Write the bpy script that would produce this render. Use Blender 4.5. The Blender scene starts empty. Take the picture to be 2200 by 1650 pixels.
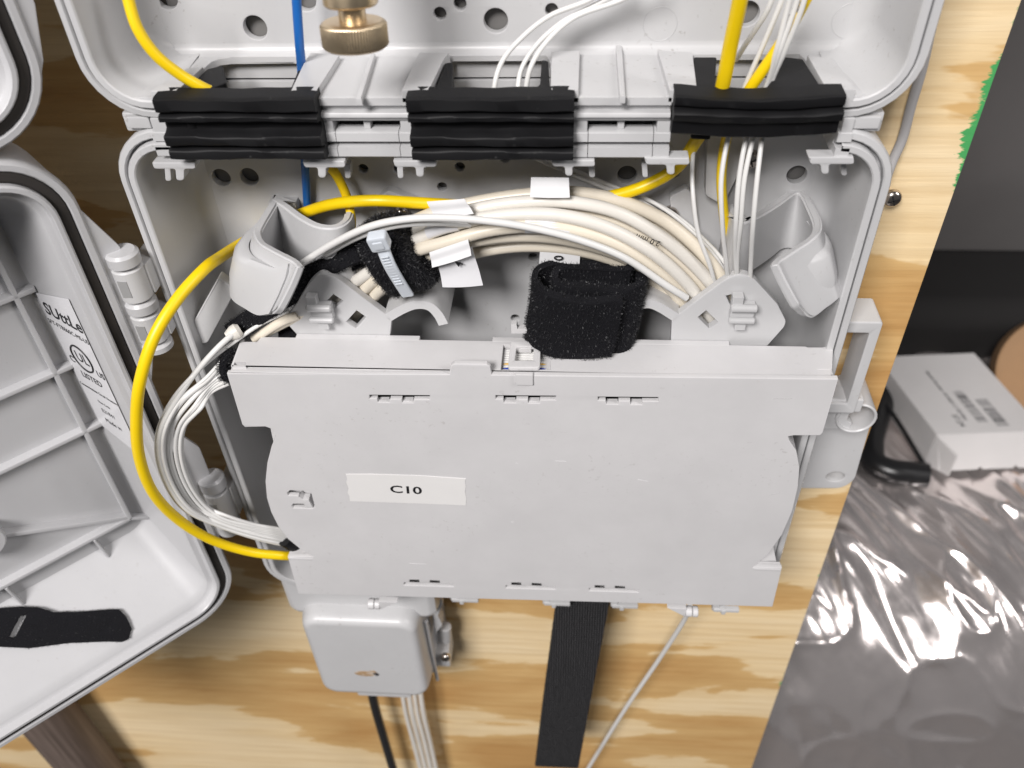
import bpy, bmesh, math, random
from mathutils import Vector, Matrix
random.seed(7)
SC = bpy.context.scene
COL = SC.collection
S = 0.001          # everything below is written in millimetres
ZOFF = 1400.0      # the camera is 1.4 m above the floor

# ------------------------------------------------------------------ camera
F = 1858.0
_a, _b, _c = math.radians(42.33), math.radians(3.93), math.radians(1.19)
def _rot(v):
    x, y, z = v
    x, z = x*math.cos(_b)+z*math.sin(_b), -x*math.sin(_b)+z*math.cos(_b)
    return (x*math.cos(_c)-y*math.sin(_c), x*math.sin(_c)+y*math.cos(_c), z)
AX = _rot((1, 0, 0)); AY = _rot((0, -math.sin(_a), math.cos(_a))); AZ = _rot((0, math.cos(_a), math.sin(_a)))
CAM = Vector((0, -163.0, 0))
cam = bpy.data.cameras.new('camera'); camo = bpy.data.objects.new('camera', cam); COL.objects.link(camo)
right = Vector((AX[0], AY[0], -AZ[0])); down = Vector((AX[1], AY[1], -AZ[1])); fwd = Vector((AX[2], AY[2], -AZ[2]))
camo.matrix_world = Matrix(((right.x, -down.x, -fwd.x, CAM.x*S), (right.y, -down.y, -fwd.y, CAM.y*S), (right.z, -down.z, -fwd.z, (CAM.z+ZOFF)*S), (0, 0, 0, 1)))
cam.sensor_width = 36; cam.lens = F/2200*36; cam.clip_start = 0.01; cam.clip_end = 50
cam.dof.use_dof = True; cam.dof.focus_distance = 0.178; cam.dof.aperture_fstop = 22
SC.camera = camo

# ------------------------------------------------------------------ light
w = bpy.data.worlds.new('World'); SC.world = w; w.use_nodes = True
w.node_tree.nodes['Background'].inputs[0].default_value = (0.93, 0.95, 1.0, 1)
w.node_tree.nodes['Background'].inputs[1].default_value = 0.075
def area(name, loc, target, sx, sy, power, col):
    l = bpy.data.lights.new(name, 'AREA'); l.shape = 'RECTANGLE'; l.size = sx*S; l.size_y = sy*S; l.energy = power; l.color = col
    o = bpy.data.objects.new(name, l); COL.objects.link(o)
    p = Vector(loc); o.location = (p.x*S, p.y*S, (p.z+ZOFF)*S)
    o.rotation_euler = (Vector(target)-p).to_track_quat('-Z', 'Y').to_euler()
area('ceiling_lamp', (-400, -1050, 860), (-20, -20, -150), 480, 380, 29, (1.0, 0.968, 0.955))
area('ceiling_lamp', (950, -480, 720), (0, -20, -150), 300, 600, 6.5, (1.0, 0.965, 0.955))
SC.view_settings.view_transform = 'Standard'; SC.view_settings.look = 'None'; SC.view_settings.exposure = 0.0; SC.view_settings.gamma = 1

# ------------------------------------------------------------------ pixel -> point
def ray(px, py):
    v = ((px-1100)/F, (py-825)/F, 1.0)
    return Vector((sum(AX[i]*v[i] for i in range(3)), sum(AY[i]*v[i] for i in range(3)), -sum(AZ[i]*v[i] for i in range(3))))
def P(px, py, Y):
    d = ray(px, py); return CAM + d*((Y-CAM.y)/d.y)
def PZ(px, py, z):
    d = ray(px, py); return CAM + d*((z-CAM.z)/d.z)
def PL(px, py, o, n):
    d = ray(px, py); return CAM + d*((o-CAM).dot(n)/d.dot(n))
def PX(pts, Y): return [(P(x, y, Y).x, P(x, y, Y).z) for x, y in pts]

# ------------------------------------------------------------------ materials
MATS = {}
def newmat(name):
    m = bpy.data.materials.new(name); m.use_nodes = True
    return m, m.node_tree.nodes, m.node_tree.links, m.node_tree.nodes['Principled BSDF']
def plastic(name, col, rough=0.4, var=0.06, bump=0.02, scale=220, spec=0.5, dirt=0.0, sss=0.0, dcol=(0.16, 0.13, 0.1)):
    m, N, L, b = newmat(name)
    tc = N.new('ShaderNodeTexCoord')
    n1 = N.new('ShaderNodeTexNoise'); n1.inputs['Scale'].default_value = scale*0.18; n1.inputs['Detail'].default_value = 6; n1.inputs['Roughness'].default_value = 0.65
    L.new(tc.outputs['Object'], n1.inputs['Vector'])
    r = N.new('ShaderNodeValToRGB'); c = Vector(col)
    r.color_ramp.elements[0].position = 0.3; r.color_ramp.elements[1].position = 0.72
    r.color_ramp.elements[0].color = (*(c*(1-var)), 1); r.color_ramp.elements[1].color = (*(c*(1+var*0.4)), 1)
    L.new(n1.outputs[0], r.inputs[0]); out = r.outputs[0]
    if dirt > 0:
        n3 = N.new('ShaderNodeTexNoise'); n3.inputs['Scale'].default_value = 900; n3.inputs['Detail'].default_value = 3
        L.new(tc.outputs['Object'], n3.inputs['Vector'])
        n4 = N.new('ShaderNodeTexNoise'); n4.inputs['Scale'].default_value = 45; n4.inputs['Detail'].default_value = 4
        L.new(tc.outputs['Object'], n4.inputs['Vector'])
        r3 = N.new('ShaderNodeValToRGB'); r3.color_ramp.elements[0].position = 0.64; r3.color_ramp.elements[1].position = 0.72
        L.new(n3.outputs[0], r3.inputs[0])
        r4 = N.new('ShaderNodeValToRGB'); r4.color_ramp.elements[0].position = 0.5; r4.color_ramp.elements[1].position = 0.75
        L.new(n4.outputs[0], r4.inputs[0])
        mu = N.new('ShaderNodeMath'); mu.operation = 'MULTIPLY'; L.new(r3.outputs[0], mu.inputs[0]); L.new(r4.outputs[0], mu.inputs[1])
        mu2 = N.new('ShaderNodeMath'); mu2.operation = 'MULTIPLY'; mu2.inputs[1].default_value = dirt; L.new(mu.outputs[0], mu2.inputs[0])
        mx = N.new('ShaderNodeMixRGB'); mx.inputs[2].default_value = (*dcol, 1)
        L.new(mu2.outputs[0], mx.inputs[0]); L.new(out, mx.inputs[1]); out = mx.outputs[0]
    L.new(out, b.inputs['Base Color'])
    n2 = N.new('ShaderNodeTexNoise'); n2.inputs['Scale'].default_value = scale*14; n2.inputs['Detail'].default_value = 2
    L.new(tc.outputs['Object'], n2.inputs['Vector'])
    bp = N.new('ShaderNodeBump'); bp.inputs['Strength'].default_value = bump*4; bp.inputs['Distance'].default_value = 0.00004
    L.new(n2.outputs[0], bp.inputs['Height']); L.new(bp.outputs[0], b.inputs['Normal'])
    rr = N.new('ShaderNodeMapRange'); rr.inputs['To Min'].default_value = rough-0.07; rr.inputs['To Max'].default_value = rough+0.09
    L.new(n1.outputs[0], rr.inputs['Value']); L.new(rr.outputs[0], b.inputs['Roughness'])
    b.inputs['Specular IOR Level'].default_value = spec
    if sss > 0:
        b.inputs['Subsurface Weight'].default_value = sss; b.inputs['Subsurface Radius'].default_value = (0.001, 0.001, 0.001); b.inputs['Subsurface Scale'].default_value = 0.6
    MATS[name] = m; return m
GREY = (0.53, 0.53, 0.535)
plastic('grey', GREY, 0.36, 0.05, 0.02, dirt=0.5)
plastic('tray', (0.60, 0.593, 0.598), 0.38, 0.075, 0.02, dirt=0.35)
plastic('door', (0.50, 0.50, 0.51), 0.33, 0.05, 0.02, dirt=0.25)
plastic('white_jacket', (0.72, 0.69, 0.635), 0.34, 0.05, 0.01, sss=0.15)
plastic('cream_jacket', (0.70, 0.64, 0.535), 0.36, 0.06, 0.01, sss=0.15)
plastic('fibre_white', (0.70, 0.695, 0.68), 0.32, 0.04, 0.01)
plastic('yellow', (0.86, 0.60, 0.004), 0.36, 0.04, 0.01)
plastic('blue', (0.012, 0.12, 0.42), 0.35, 0.05, 0.01)
plastic('rubber', (0.0055, 0.0055, 0.0065), 0.58, 0.25, 0.06, spec=0.3, dirt=0.35, dcol=(0.25, 0.25, 0.25))
plastic('gasket', (0.035, 0.03, 0.027), 0.75, 0.35, 0.1)
plastic('black_plastic', (0.012, 0.012, 0.013), 0.3, 0.1, 0.02)
plastic('paper', (0.68, 0.68, 0.69), 0.55, 0.02, 0.03)
plastic('glossy_paper', (0.68, 0.68, 0.70), 0.16, 0.02, 0.02)
plastic('tape', (0.74, 0.73, 0.72), 0.42, 0.04, 0.03)
plastic('ink', (0.008, 0.008, 0.01), 0.5, 0.02, 0.01)
plastic('faded_ink', (0.035, 0.035, 0.04), 0.6, 0.3, 0.01)
plastic('carton', (0.60, 0.585, 0.58), 0.6, 0.04, 0.03)
plastic('cardboard', (0.34, 0.20, 0.10), 0.75, 0.12, 0.05)
plastic('velcro', (0.006, 0.006, 0.008), 0.85, 0.3, 0.2, spec=0.2)
plastic('pile', (0.016, 0.016, 0.019), 0.4, 0.2, 0.0, spec=0.5)
plastic('nylon', (0.62, 0.66, 0.71), 0.25, 0.05, 0.03, sss=0.35)
plastic('dark_panel', (0.13, 0.124, 0.122), 0.32, 0.15, 0.03, scale=20)
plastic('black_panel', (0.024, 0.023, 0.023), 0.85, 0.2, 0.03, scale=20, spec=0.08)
plastic('wire_grey', (0.42, 0.41, 0.41), 0.4, 0.05, 0.02)
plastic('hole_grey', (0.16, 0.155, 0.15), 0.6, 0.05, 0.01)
plastic('window_grey', (0.30, 0.30, 0.30), 0.5, 0.1, 0.01)
plastic('void', (0.01, 0.01, 0.011), 0.7, 0.05, 0.01)  # near-black, mostly standing for shade inside slots and hollows
plastic('fibre_blue', (0.01, 0.04, 0.32), 0.35, 0.05, 0.01)
plastic('fibre_amber', (0.7, 0.42, 0.06), 0.35, 0.05, 0.01)
def metal(name, col, rough, bump=0.0, scale=300):
    m, N, L, b = newmat(name); b.inputs['Base Color'].default_value = (*col, 1); b.inputs['Metallic'].default_value = 1; b.inputs['Roughness'].default_value = rough
    tc = N.new('ShaderNodeTexCoord'); n = N.new('ShaderNodeTexNoise'); n.inputs['Scale'].default_value = scale; n.inputs['Detail'].default_value = 5
    L.new(tc.outputs['Object'], n.inputs['Vector'])
    rr = N.new('ShaderNodeMapRange'); rr.inputs['To Min'].default_value = max(0.02, rough-0.1); rr.inputs['To Max'].default_value = rough+0.15
    L.new(n.outputs[0], rr.inputs['Value']); L.new(rr.outputs[0], b.inputs['Roughness'])
    if bump:
        bp = N.new('ShaderNodeBump'); bp.inputs['Strength'].default_value = bump; bp.inputs['Distance'].default_value = 0.0006
        L.new(n.outputs[0], bp.inputs['Height']); L.new(bp.outputs[0], b.inputs['Normal'])
    MATS[name] = m; return m
metal('brass', (0.78, 0.63, 0.43), 0.34)
metal('steel', (0.55, 0.5, 0.46), 0.2)
metal('foil', (0.92, 0.85, 0.83), 0.17, 0.10, 160)
MATS['foil'].node_tree.nodes['Principled BSDF'].inputs['Metallic'].default_value = 0.84

def plywood_mat():
    m, N, L, b = newmat('plywood')
    tc = N.new('ShaderNodeTexCoord')
    def noise(sc, scale, det, rough=0.6, dist=0.0, loc=(0, 0, 0)):
        mp = N.new('ShaderNodeMapping'); mp.inputs['Scale'].default_value = sc; mp.inputs['Location'].default_value = loc
        L.new(tc.outputs['Object'], mp.inputs['Vector'])
        n = N.new('ShaderNodeTexNoise'); n.inputs['Scale'].default_value = scale; n.inputs['Detail'].default_value = det; n.inputs['Roughness'].default_value = rough; n.inputs['Distortion'].default_value = dist
        L.new(mp.outputs[0], n.inputs['Vector']); return n
    big = noise((0.30, 1, 1.0), 24, 6, 0.52, 0.35, (0.31, 0, 0.1))
    r = N.new('ShaderNodeValToRGB'); e = r.color_ramp.elements
    e[0].position = 0.42; e[0].color = (0.86, 0.69, 0.44, 1); e[1].position = 0.64; e[1].color = (0.54, 0.31, 0.115, 1)
    k = e.new(0.515); k.color = (0.83, 0.64, 0.375, 1)
    k = e.new(0.528); k.color = (0.67, 0.44, 0.19, 1)
    L.new(big.outputs[0], r.inputs[0])
    fine = noise((0.06, 1, 1.6), 330, 4, 0.6, 0.2)
    r2 = N.new('ShaderNodeValToRGB'); r2.color_ramp.elements[0].position = 0.3; r2.color_ramp.elements[1].position = 0.62
    r2.color_ramp.elements[0].color = (0.74, 0.66, 0.54, 1); r2.color_ramp.elements[1].color = (1, 1, 1, 1)
    L.new(fine.outputs[0], r2.inputs[0])
    mx = N.new('ShaderNodeMixRGB'); mx.blend_type = 'MULTIPLY'; mx.inputs[0].default_value = 0.55
    L.new(r.outputs[0], mx.inputs[1]); L.new(r2.outputs[0], mx.inputs[2])
    # green paint dragged along the right-hand edge
    sep = N.new('ShaderNodeSeparateXYZ'); L.new(tc.outputs['Object'], sep.inputs[0])
    nz = noise((0.3, 1, 1.0), 420, 4, 0.7)
    nl = noise((0.02, 0.02, 1.0), 17, 2, 0.5, 0, (0, 0, PLYSEED))
    a1 = N.new('ShaderNodeMath'); a1.operation = 'MULTIPLY_ADD'; a1.inputs[1].default_value = 0.008; a1.inputs[2].default_value = -0.004; L.new(nz.outputs[0], a1.inputs[0])
    a2 = N.new('ShaderNodeMath'); a2.operation = 'MULTIPLY_ADD'; a2.inputs[1].default_value = 0.022; a2.inputs[2].default_value = -0.0125; L.new(nl.outputs[0], a2.inputs[0])
    a3 = N.new('ShaderNodeMath'); a3.operation = 'ADD'; L.new(a1.outputs[0], a3.inputs[0]); L.new(a2.outputs[0], a3.inputs[1])
    a4 = N.new('ShaderNodeMath'); a4.operation = 'ADD'; L.new(sep.outputs[0], a4.inputs[0]); L.new(a3.outputs[0], a4.inputs[1])
    mr = N.new('ShaderNodeMapRange'); mr.inputs['From Min'].default_value = PLYX-0.0004; mr.inputs['From Max'].default_value = PLYX+0.0003; L.new(a4.outputs[0], mr.inputs['Value'])
    mg = N.new('ShaderNodeMixRGB'); mg.inputs[2].default_value = (0.07, 0.36, 0.11, 1)
    L.new(mr.outputs[0], mg.inputs[0]); L.new(mx.outputs[0], mg.inputs[1])
    L.new(mg.outputs[0], b.inputs['Base Color'])
    bp = N.new('ShaderNodeBump'); bp.inputs['Strength'].default_value = 0.35; bp.inputs['Distance'].default_value = 0.0004
    L.new(fine.outputs[0], bp.inputs['Height']); L.new(bp.outputs[0], b.inputs['Normal'])
    b.inputs['Roughness'].default_value = 0.58; b.inputs['Specular IOR Level'].default_value = 0.35
    MATS['plywood'] = m
PLYX = 0.0775; PLYSEED = 0.013
plywood_mat()
def wood_dark():
    m, N, L, b = newmat('dark_wood')
    tc = N.new('ShaderNodeTexCoord'); mp = N.new('ShaderNodeMapping'); mp.inputs['Scale'].default_value = (1, 1, 0.04); L.new(tc.outputs['Object'], mp.inputs['Vector'])
    n = N.new('ShaderNodeTexNoise'); n.inputs['Scale'].default_value = 650; n.inputs['Detail'].default_value = 5; L.new(mp.outputs[0], n.inputs['Vector'])
    r = N.new('ShaderNodeValToRGB'); r.color_ramp.elements[0].position = 0.25; r.color_ramp.elements[1].position = 0.7
    r.color_ramp.elements[0].color = (0.075, 0.055, 0.045, 1); r.color_ramp.elements[1].color = (0.17, 0.13, 0.11, 1)
    L.new(n.outputs[0], r.inputs[0]); L.new(r.outputs[0], b.inputs['Base Color']); b.inputs['Roughness'].default_value = 0.6
    MATS['dark_wood'] = m
wood_dark()

# ------------------------------------------------------------------ object helpers
ORI = {}          # object -> its origin in mm
def tag(o, label=None, cat=None, group=None, kind=None):
    if label: o['label'] = label
    if cat: o['category'] = cat
    if group: o['group'] = group
    if kind: o['kind'] = kind
    return o
def thing(name, base, label, cat, group=None):
    o = bpy.data.objects.new(name, None); o.empty_display_size = 0.005; COL.objects.link(o)
    b = Vector(base); ORI[o] = b; o.location = (b.x*S, b.y*S, (b.z+ZOFF)*S)
    return tag(o, label, cat, group)
def obj(name, data, mat, parent=None, smooth=35, kind=None):
    """data: bmesh in mm. One mesh object; with a parent it is a part of it."""
    bm = data
    bmesh.ops.recalc_face_normals(bm, faces=bm.faces)
    if parent is not None: o0 = ORI[parent]
    else:
        xs = [v.co.x for v in bm.verts]; ys = [v.co.y for v in bm.verts]; zs = [v.co.z for v in bm.verts]
        o0 = Vector(((min(xs)+max(xs))/2, (min(ys)+max(ys))/2, min(zs)))
    for v in bm.verts: v.co = (v.co-o0)*S
    me = bpy.data.meshes.new(name); bm.to_mesh(me); bm.free()
    if smooth:
        for p in me.polygons: p.use_smooth = True
        me.set_sharp_from_angle(angle=math.radians(smooth))
    me.materials.append(MATS[mat])
    o = bpy.data.objects.new(name, me); COL.objects.link(o); ORI[o] = o0
    if smooth:
        wn = o.modifiers.new('wn', 'WEIGHTED_NORMAL'); wn.weight = 100; wn.keep_sharp = True
    if parent is not None: o.parent = parent
    else: o.location = (o0.x*S, o0.y*S, (o0.z+ZOFF)*S)
    if kind: o['kind'] = kind
    return o
def join(*bms):
    b0 = bmesh.new()
    for b in bms:
        m = bpy.data.meshes.new('tmp'); b.to_mesh(m); b.free(); b0.from_mesh(m); bpy.data.meshes.remove(m)
    return b0
def box(x0, x1, y0, y1, z0, z1, bev=0.25, seg=2):
    bm = bmesh.new(); bmesh.ops.create_cube(bm, size=1)
    for v in bm.verts: v.co = Vector(((x0+x1)/2+v.co.x*(x1-x0), (y0+y1)/2+v.co.y*(y1-y0), (z0+z1)/2+v.co.z*(z1-z0)))
    if bev: bmesh.ops.bevel(bm, geom=list(bm.edges), offset=bev, segments=seg, profile=0.5, affect='EDGES')
    return bm
XZ = (Vector((0, 0, 0)), Vector((1, 0, 0)), Vector((0, 0, 1)), Vector((0, 1, 0)))
def plate(loops, a0, a1, frame=None, bev=0.15, seg=2):
    """filled 2-D outline (first loop) with holes, extruded from a0 to a1 along the frame's third axis (XZ plane, along Y by default)"""
    o, u, v, n = frame or XZ
    cu = bpy.data.curves.new('t', 'CURVE'); cu.dimensions = '2D'; cu.fill_mode = 'BOTH'
    h = abs(a1-a0)/2; cu.extrude = max(h-bev, 0.001); cu.bevel_depth = bev; cu.bevel_resolution = seg-1; cu.offset = -bev
    for lp in loops:
        sp = cu.splines.new('POLY'); sp.points.add(len(lp)-1); sp.use_cyclic_u = True
        for i, q in enumerate(lp): sp.points[i].co = (q[0], q[1], 0, 1)
    ob = bpy.data.objects.new('t', cu); me = bpy.data.meshes.new_from_object(ob)
    bm = bmesh.new(); bm.from_mesh(me); bpy.data.meshes.remove(me); bpy.data.objects.remove(ob); bpy.data.curves.remove(cu)
    mid = (a0+a1)/2
    for q in bm.verts: q.co = o+u*q.co.x+v*q.co.y+n*(q.co.z+mid)
    bmesh.ops.remove_doubles(bm, verts=bm.verts, dist=0.0005)
    return bm
def rounded(pts, r, seg=5):
    """round the corners of a polygon; r a number or one per corner"""
    n = len(pts); out = []
    rs = r if isinstance(r, (list, tuple)) else [r]*n
    for i in range(n):
        p = Vector(pts[i]).to_2d(); a = Vector(pts[i-1]).to_2d(); b = Vector(pts[(i+1) % n]).to_2d()
        ri = rs[i]
        if ri <= 0: out.append(tuple(p)); continue
        da = a-p; db = b-p; la = da.length; lb = db.length
        t = min(ri, la*0.48, lb*0.48)
        s = p+da/la*t; e = p+db/lb*t
        for k in range(seg+1):
            q = k/seg; out.append(tuple(s*(1-q)**2+p*2*q*(1-q)+e*q**2))
    return out
def circle(cx, cy, r, n=28): return [(cx+r*math.cos(2*math.pi*i/n), cy+r*math.sin(2*math.pi*i/n)) for i in range(n)]
def rect(x0, x1, y0, y1): return [(x0, y0), (x1, y0), (x1, y1), (x0, y1)]
def grid(rows, closed_u=False, closed_v=False, caps=False):
    """rows of points -> quads"""
    bm = bmesh.new(); V = [[bm.verts.new(p) for p in r] for r in rows]; m = len(rows); n = len(rows[0])
    for i in range(m if closed_v else m-1):
        for j in range(n if closed_u else n-1):
            q = [V[i][j], V[i][(j+1) % n], V[(i+1) % m][(j+1) % n], V[(i+1) % m][j]]
            try: bm.faces.new(q)
            except ValueError: pass
    if caps:
        for r in (V[0], V[-1]):
            try: bm.faces.new(r)
            except ValueError: pass
    return bm
def smooth_path(pts, k=8, closed=False):
    pts = [Vector(p) for p in pts]; n = len(pts); out = []
    for i in range(n if closed else n-1):
        p0 = pts[i-1] if (i > 0 or closed) else pts[0]*2-pts[1]
        p1 = pts[i]; p2 = pts[(i+1) % n]; p3 = pts[(i+2) % n] if (i+2 < n or closed) else p2*2-p1
        t0 = 0; t1 = max((p1-p0).length**0.5, 1e-4); t2 = t1+max((p2-p1).length**0.5, 1e-4); t3 = t2+max((p3-p2).length**0.5, 1e-4)
        for j in range(k):
            t = t1+(t2-t1)*j/k
            A1 = p0*((t1-t)/(t1-t0))+p1*((t-t0)/(t1-t0)); A2 = p1*((t2-t)/(t2-t1))+p2*((t-t1)/(t2-t1)); A3 = p2*((t3-t)/(t3-t2))+p3*((t-t2)/(t3-t2))
            B1 = A1*((t2-t)/(t2-t0))+A2*((t-t0)/(t2-t0)); B2 = A2*((t3-t)/(t3-t1))+A3*((t-t1)/(t3-t1))
            out.append(B1*((t2-t)/(t2-t1))+B2*((t-t1)/(t2-t1)))
    if not closed: out.append(pts[-1])
    return out
def frames(path):
    T = [(path[min(i+1, len(path)-1)]-path[max(i-1, 0)]).normalized() for i in range(len(path))]
    up = Vector((0, -1, 0))
    if abs(T[0].dot(up)) > 0.95: up = Vector((0, 0, 1))
    N = [(up-T[0]*up.dot(T[0])).normalized()]
    for i in range(1, len(path)):
        v = N[-1]-T[i]*N[-1].dot(T[i]); N.append(v.normalized() if v.length > 1e-6 else N[-1])
    return T, N
def tube(pts, r, seg=14, k=8, caps=True):
    path = smooth_path(pts, k); T, N = frames(path); rows = []
    for i, p in enumerate(path):
        B = T[i].cross(N[i]); rr = r if not callable(r) else r(i/(len(path)-1))
        rows.append([p+(N[i]*math.cos(2*math.pi*j/seg)+B*math.sin(2*math.pi*j/seg))*rr for j in range(seg)])
    return grid(rows, closed_u=True, caps=caps)
def ribbon(pts, nrm, w, th, k=6, rnd=0.3):
    """flat strap: path, face normal per point (or one), width, thickness"""
    path = smooth_path(pts, k); T, _ = frames(path); rows = []
    ns = nrm if isinstance(nrm, list) else [nrm]*len(pts)
    for i, p in enumerate(path):
        f = i/k; a = min(int(f), len(ns)-1); b2 = min(a+1, len(ns)-1); n0 = (Vector(ns[a]).lerp(Vector(ns[b2]), f-int(f)))
        n0 = (n0-T[i]*n0.dot(T[i])).normalized(); s = T[i].cross(n0)
        ww = w if not callable(w) else w(i/(len(path)-1))
        h = ww/2; t = th/2
        rows.append([p+s*x+n0*y for x, y in ((-h, -t*0.5), (-h+rnd, -t), (h-rnd, -t), (h, -t*0.5), (h, t*0.5), (h-rnd, t), (-h+rnd, t), (-h, t*0.5))])
    return grid(rows, closed_u=True, caps=True)
def lathe(prof, o, ax, seg=40, caps=True):
    o = Vector(o); ax = Vector(ax).normalized(); u = ax.orthogonal().normalized(); v = ax.cross(u)
    rows = [[o+ax*h+(u*math.cos(2*math.pi*j/seg)+v*math.sin(2*math.pi*j/seg))*r for j in range(seg)] for r, h in prof]
    return grid(rows, closed_u=True, caps=caps)
def xprof(x0, x1, prof, bev=0.0):
    """closed YZ profile extruded along X"""
    return grid([[Vector((x, y, z)) for y, z in prof] for x in (x0, x1)], closed_u=True, caps=True)
def rrpath(x0, x1, z0, z1, r, off, arc=8, mode='full', xs=0, xe=0, ztop=0):
    x0 += off; x1 -= off; z0 += min(off, 4.4) if mode in ('leftdown', 'rightdown') else off; z1 -= off; r = max(r-off, 0.6)
    def corner(cx, cz, a0): return [(cx+r*math.cos(a0+math.pi/2*i/arc), cz+r*math.sin(a0+math.pi/2*i/arc)) for i in range(arc+1)]
    TL = corner(x0+r, z1-r, math.pi/2); BL = corner(x0+r, z0+r, math.pi); BR = corner(x1-r, z0+r, 1.5*math.pi); TR = corner(x1-r, z1-r, 0)
    if mode == 'full': return TL+BL+BR+TR
    if mode == 'opentop': return [(xs, z1)]+TL+BL+BR+TR+[(xe, z1)]
    if mode == 'leftdown': return [(x0, ztop)]+BL+[(xs, z0)]
    if mode == 'rightdown': return [(xe, z0)]+BR+[(x1, ztop)]
def rim_loft(prof, frame=None, closed=False, cap_last=False, **kw):
    o, u, v, n = frame or XZ
    rows = [[o+u*a+v*b+n*y for a, b in rrpath(off=off, **kw)] for off, y in prof]
    bm = grid(rows, closed_u=closed)
    if cap_last:
        bm.verts.ensure_lookup_table(); k = len(rows[0]); bm.faces.new(bm.verts[-k:])
    return bm
def text(body, size, o, u, v, n, lift=0.05, align='CENTER', bold=0.0, shear=0.0, sx=1.0):
    cu = bpy.data.curves.new('t', 'FONT'); cu.body = body; cu.size = size; cu.align_x = align; cu.align_y = 'CENTER'; cu.offset = bold; cu.shear = shear; cu.extrude = 0.012; cu.resolution_u = 3
    ob = bpy.data.objects.new('t', cu); me = bpy.data.meshes.new_from_object(ob)
    bm = bmesh.new(); bm.from_mesh(me); bpy.data.meshes.remove(me); bpy.data.objects.remove(ob); bpy.data.curves.remove(cu)
    for q in bm.verts: q.co = Vector(o)+Vector(u)*q.co.x*sx+Vector(v)*q.co.y+Vector(n)*(lift+q.co.z)
    return bm
def fuzz(bm_src, count, length, width=0.05, curl=0.6, seed=1):
    """short curled pile fibres standing on a mesh (mm bmesh, not consumed)"""
    rnd = random.Random(seed); src = bm_src.copy(); bmesh.ops.recalc_face_normals(src, faces=src.faces)
    bmesh.ops.triangulate(src, faces=src.faces); tris = []; acc = 0
    for f in src.faces:
        a = f.calc_area(); acc += a; tris.append((acc, [v.co.copy() for v in f.verts], f.normal.copy()))
    src.free(); out = bmesh.new(); import bisect; keys = [t[0] for t in tris]
    for i in range(count):
        t = tris[min(bisect.bisect(keys, rnd.random()*acc), len(tris)-1)]
        a, b = rnd.random(), rnd.random()
        if a+b > 1: a, b = 1-a, 1-b
        p = t[1][0]+(t[1][1]-t[1][0])*a+(t[1][2]-t[1][0])*b; n = t[2]
        s = Vector((rnd.uniform(-1, 1), rnd.uniform(-1, 1), rnd.uniform(-1, 1))); s = (s-n*s.dot(n)).normalized(); c = n.cross(s)
        L = length*rnd.uniform(0.5, 1.25); q = rnd.uniform(0.3, 1)*curl
        pts = [p-n*0.1, p+n*L*0.55+s*L*q*0.35, p+n*L*0.8+s*L*q*1.0]
        if rnd.random() < 0.5: pts.append(p+n*L*0.45+s*L*q*1.4)
        prev = None
        for k, pt in enumerate(pts):
            w_ = width*(1-0.2*k); v1 = out.verts.new(pt-c*w_); v2 = out.verts.new(pt+c*w_)
            if prev: out.faces.new((prev[0], prev[1], v2, v1))
            prev = (v1, v2)
    return out

# ================================================================== the plywood board
PLYN = box(-330, 77.5, 0, 17, -560, 190, 0.4)
ply = obj('plywood_board', PLYN, 'plywood')
# keep the object origin at x = 0 for the paint mask
for vtx in ply.data.vertices: vtx.co.x += ply.location.x
ply.location.x = 0
tag(ply, 'pale plywood backboard with orange grain and green paint along its right edge', 'plywood board')
# ================================================================== enclosures
BX0, BX1 = -85.5, 55.8
RIM = [(0.6, -0.6), (0.25, -12), (0.0, -20.6), (0.05, -21.7), (0.35, -22.2), (1.35, -22.3), (1.6, -22.0), (1.65, -20.4), (1.75, -20.2), (2.1, -20.2), (2.15, -22.6), (2.4, -23.0), (3.4, -23.0), (3.65, -22.75), (3.8, -21.5), (4.3, -8.5), (4.9, -5.6), (6.2, -4.0), (7.6, -3.25), (8.6, -2.8)]
up_box = thing('upper_enclosure', (-15, -1, -66), 'open grey plastic wall enclosure across the top, with cable entries in its floor', 'enclosure')
kw = dict(x0=BX0, x1=BX1, z0=-66.4, z1=160, r=11)
obj('side_wall', rim_loft(RIM, mode='leftdown', xs=-71.5, ztop=120, **kw), 'grey', up_box)
obj('side_wall', rim_loft(RIM, mode='rightdown', xe=43.2, ztop=120, **kw), 'grey', up_box)
def holes_at(pts, Y, r): return [circle(P(x, y, Y).x, P(x, y, Y).z, r, 24) for x, y in pts]
hl = holes_at([(548, 60), (1065, 45), (1605, 30), (355, -6)], -3, 2.2)+holes_at([(945, 30), (988, 9), (1185, 22)], -3, 1.15)+holes_at([(655, 0)], -3, 2.0)
obj('back_wall', plate([rect(-78.5, 48.8, -67.2, 118)]+hl, -3.0, -1.0, bev=0.3), 'grey', up_box)
for x, y in ((1418, 52), (1825, 45)):      # faint moulded ejector rings
    c = P(x, y, -3.0); k = 3.0
    rg = [Vector((c.x+k*math.cos(t*math.pi/24), -3.03, c.z+k*math.sin(t*math.pi/24))) for t in range(49)]
    obj('moulded_ring', tube(rg, 0.06, 6, 1), 'grey', up_box)
obj('hole_dark_sheet', box(-80, 50, -0.7, -0.2, -67, 117, 0.1), 'hole_grey', up_box)  # added dark sheet: the holes' darkness is put into its colour
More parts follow.
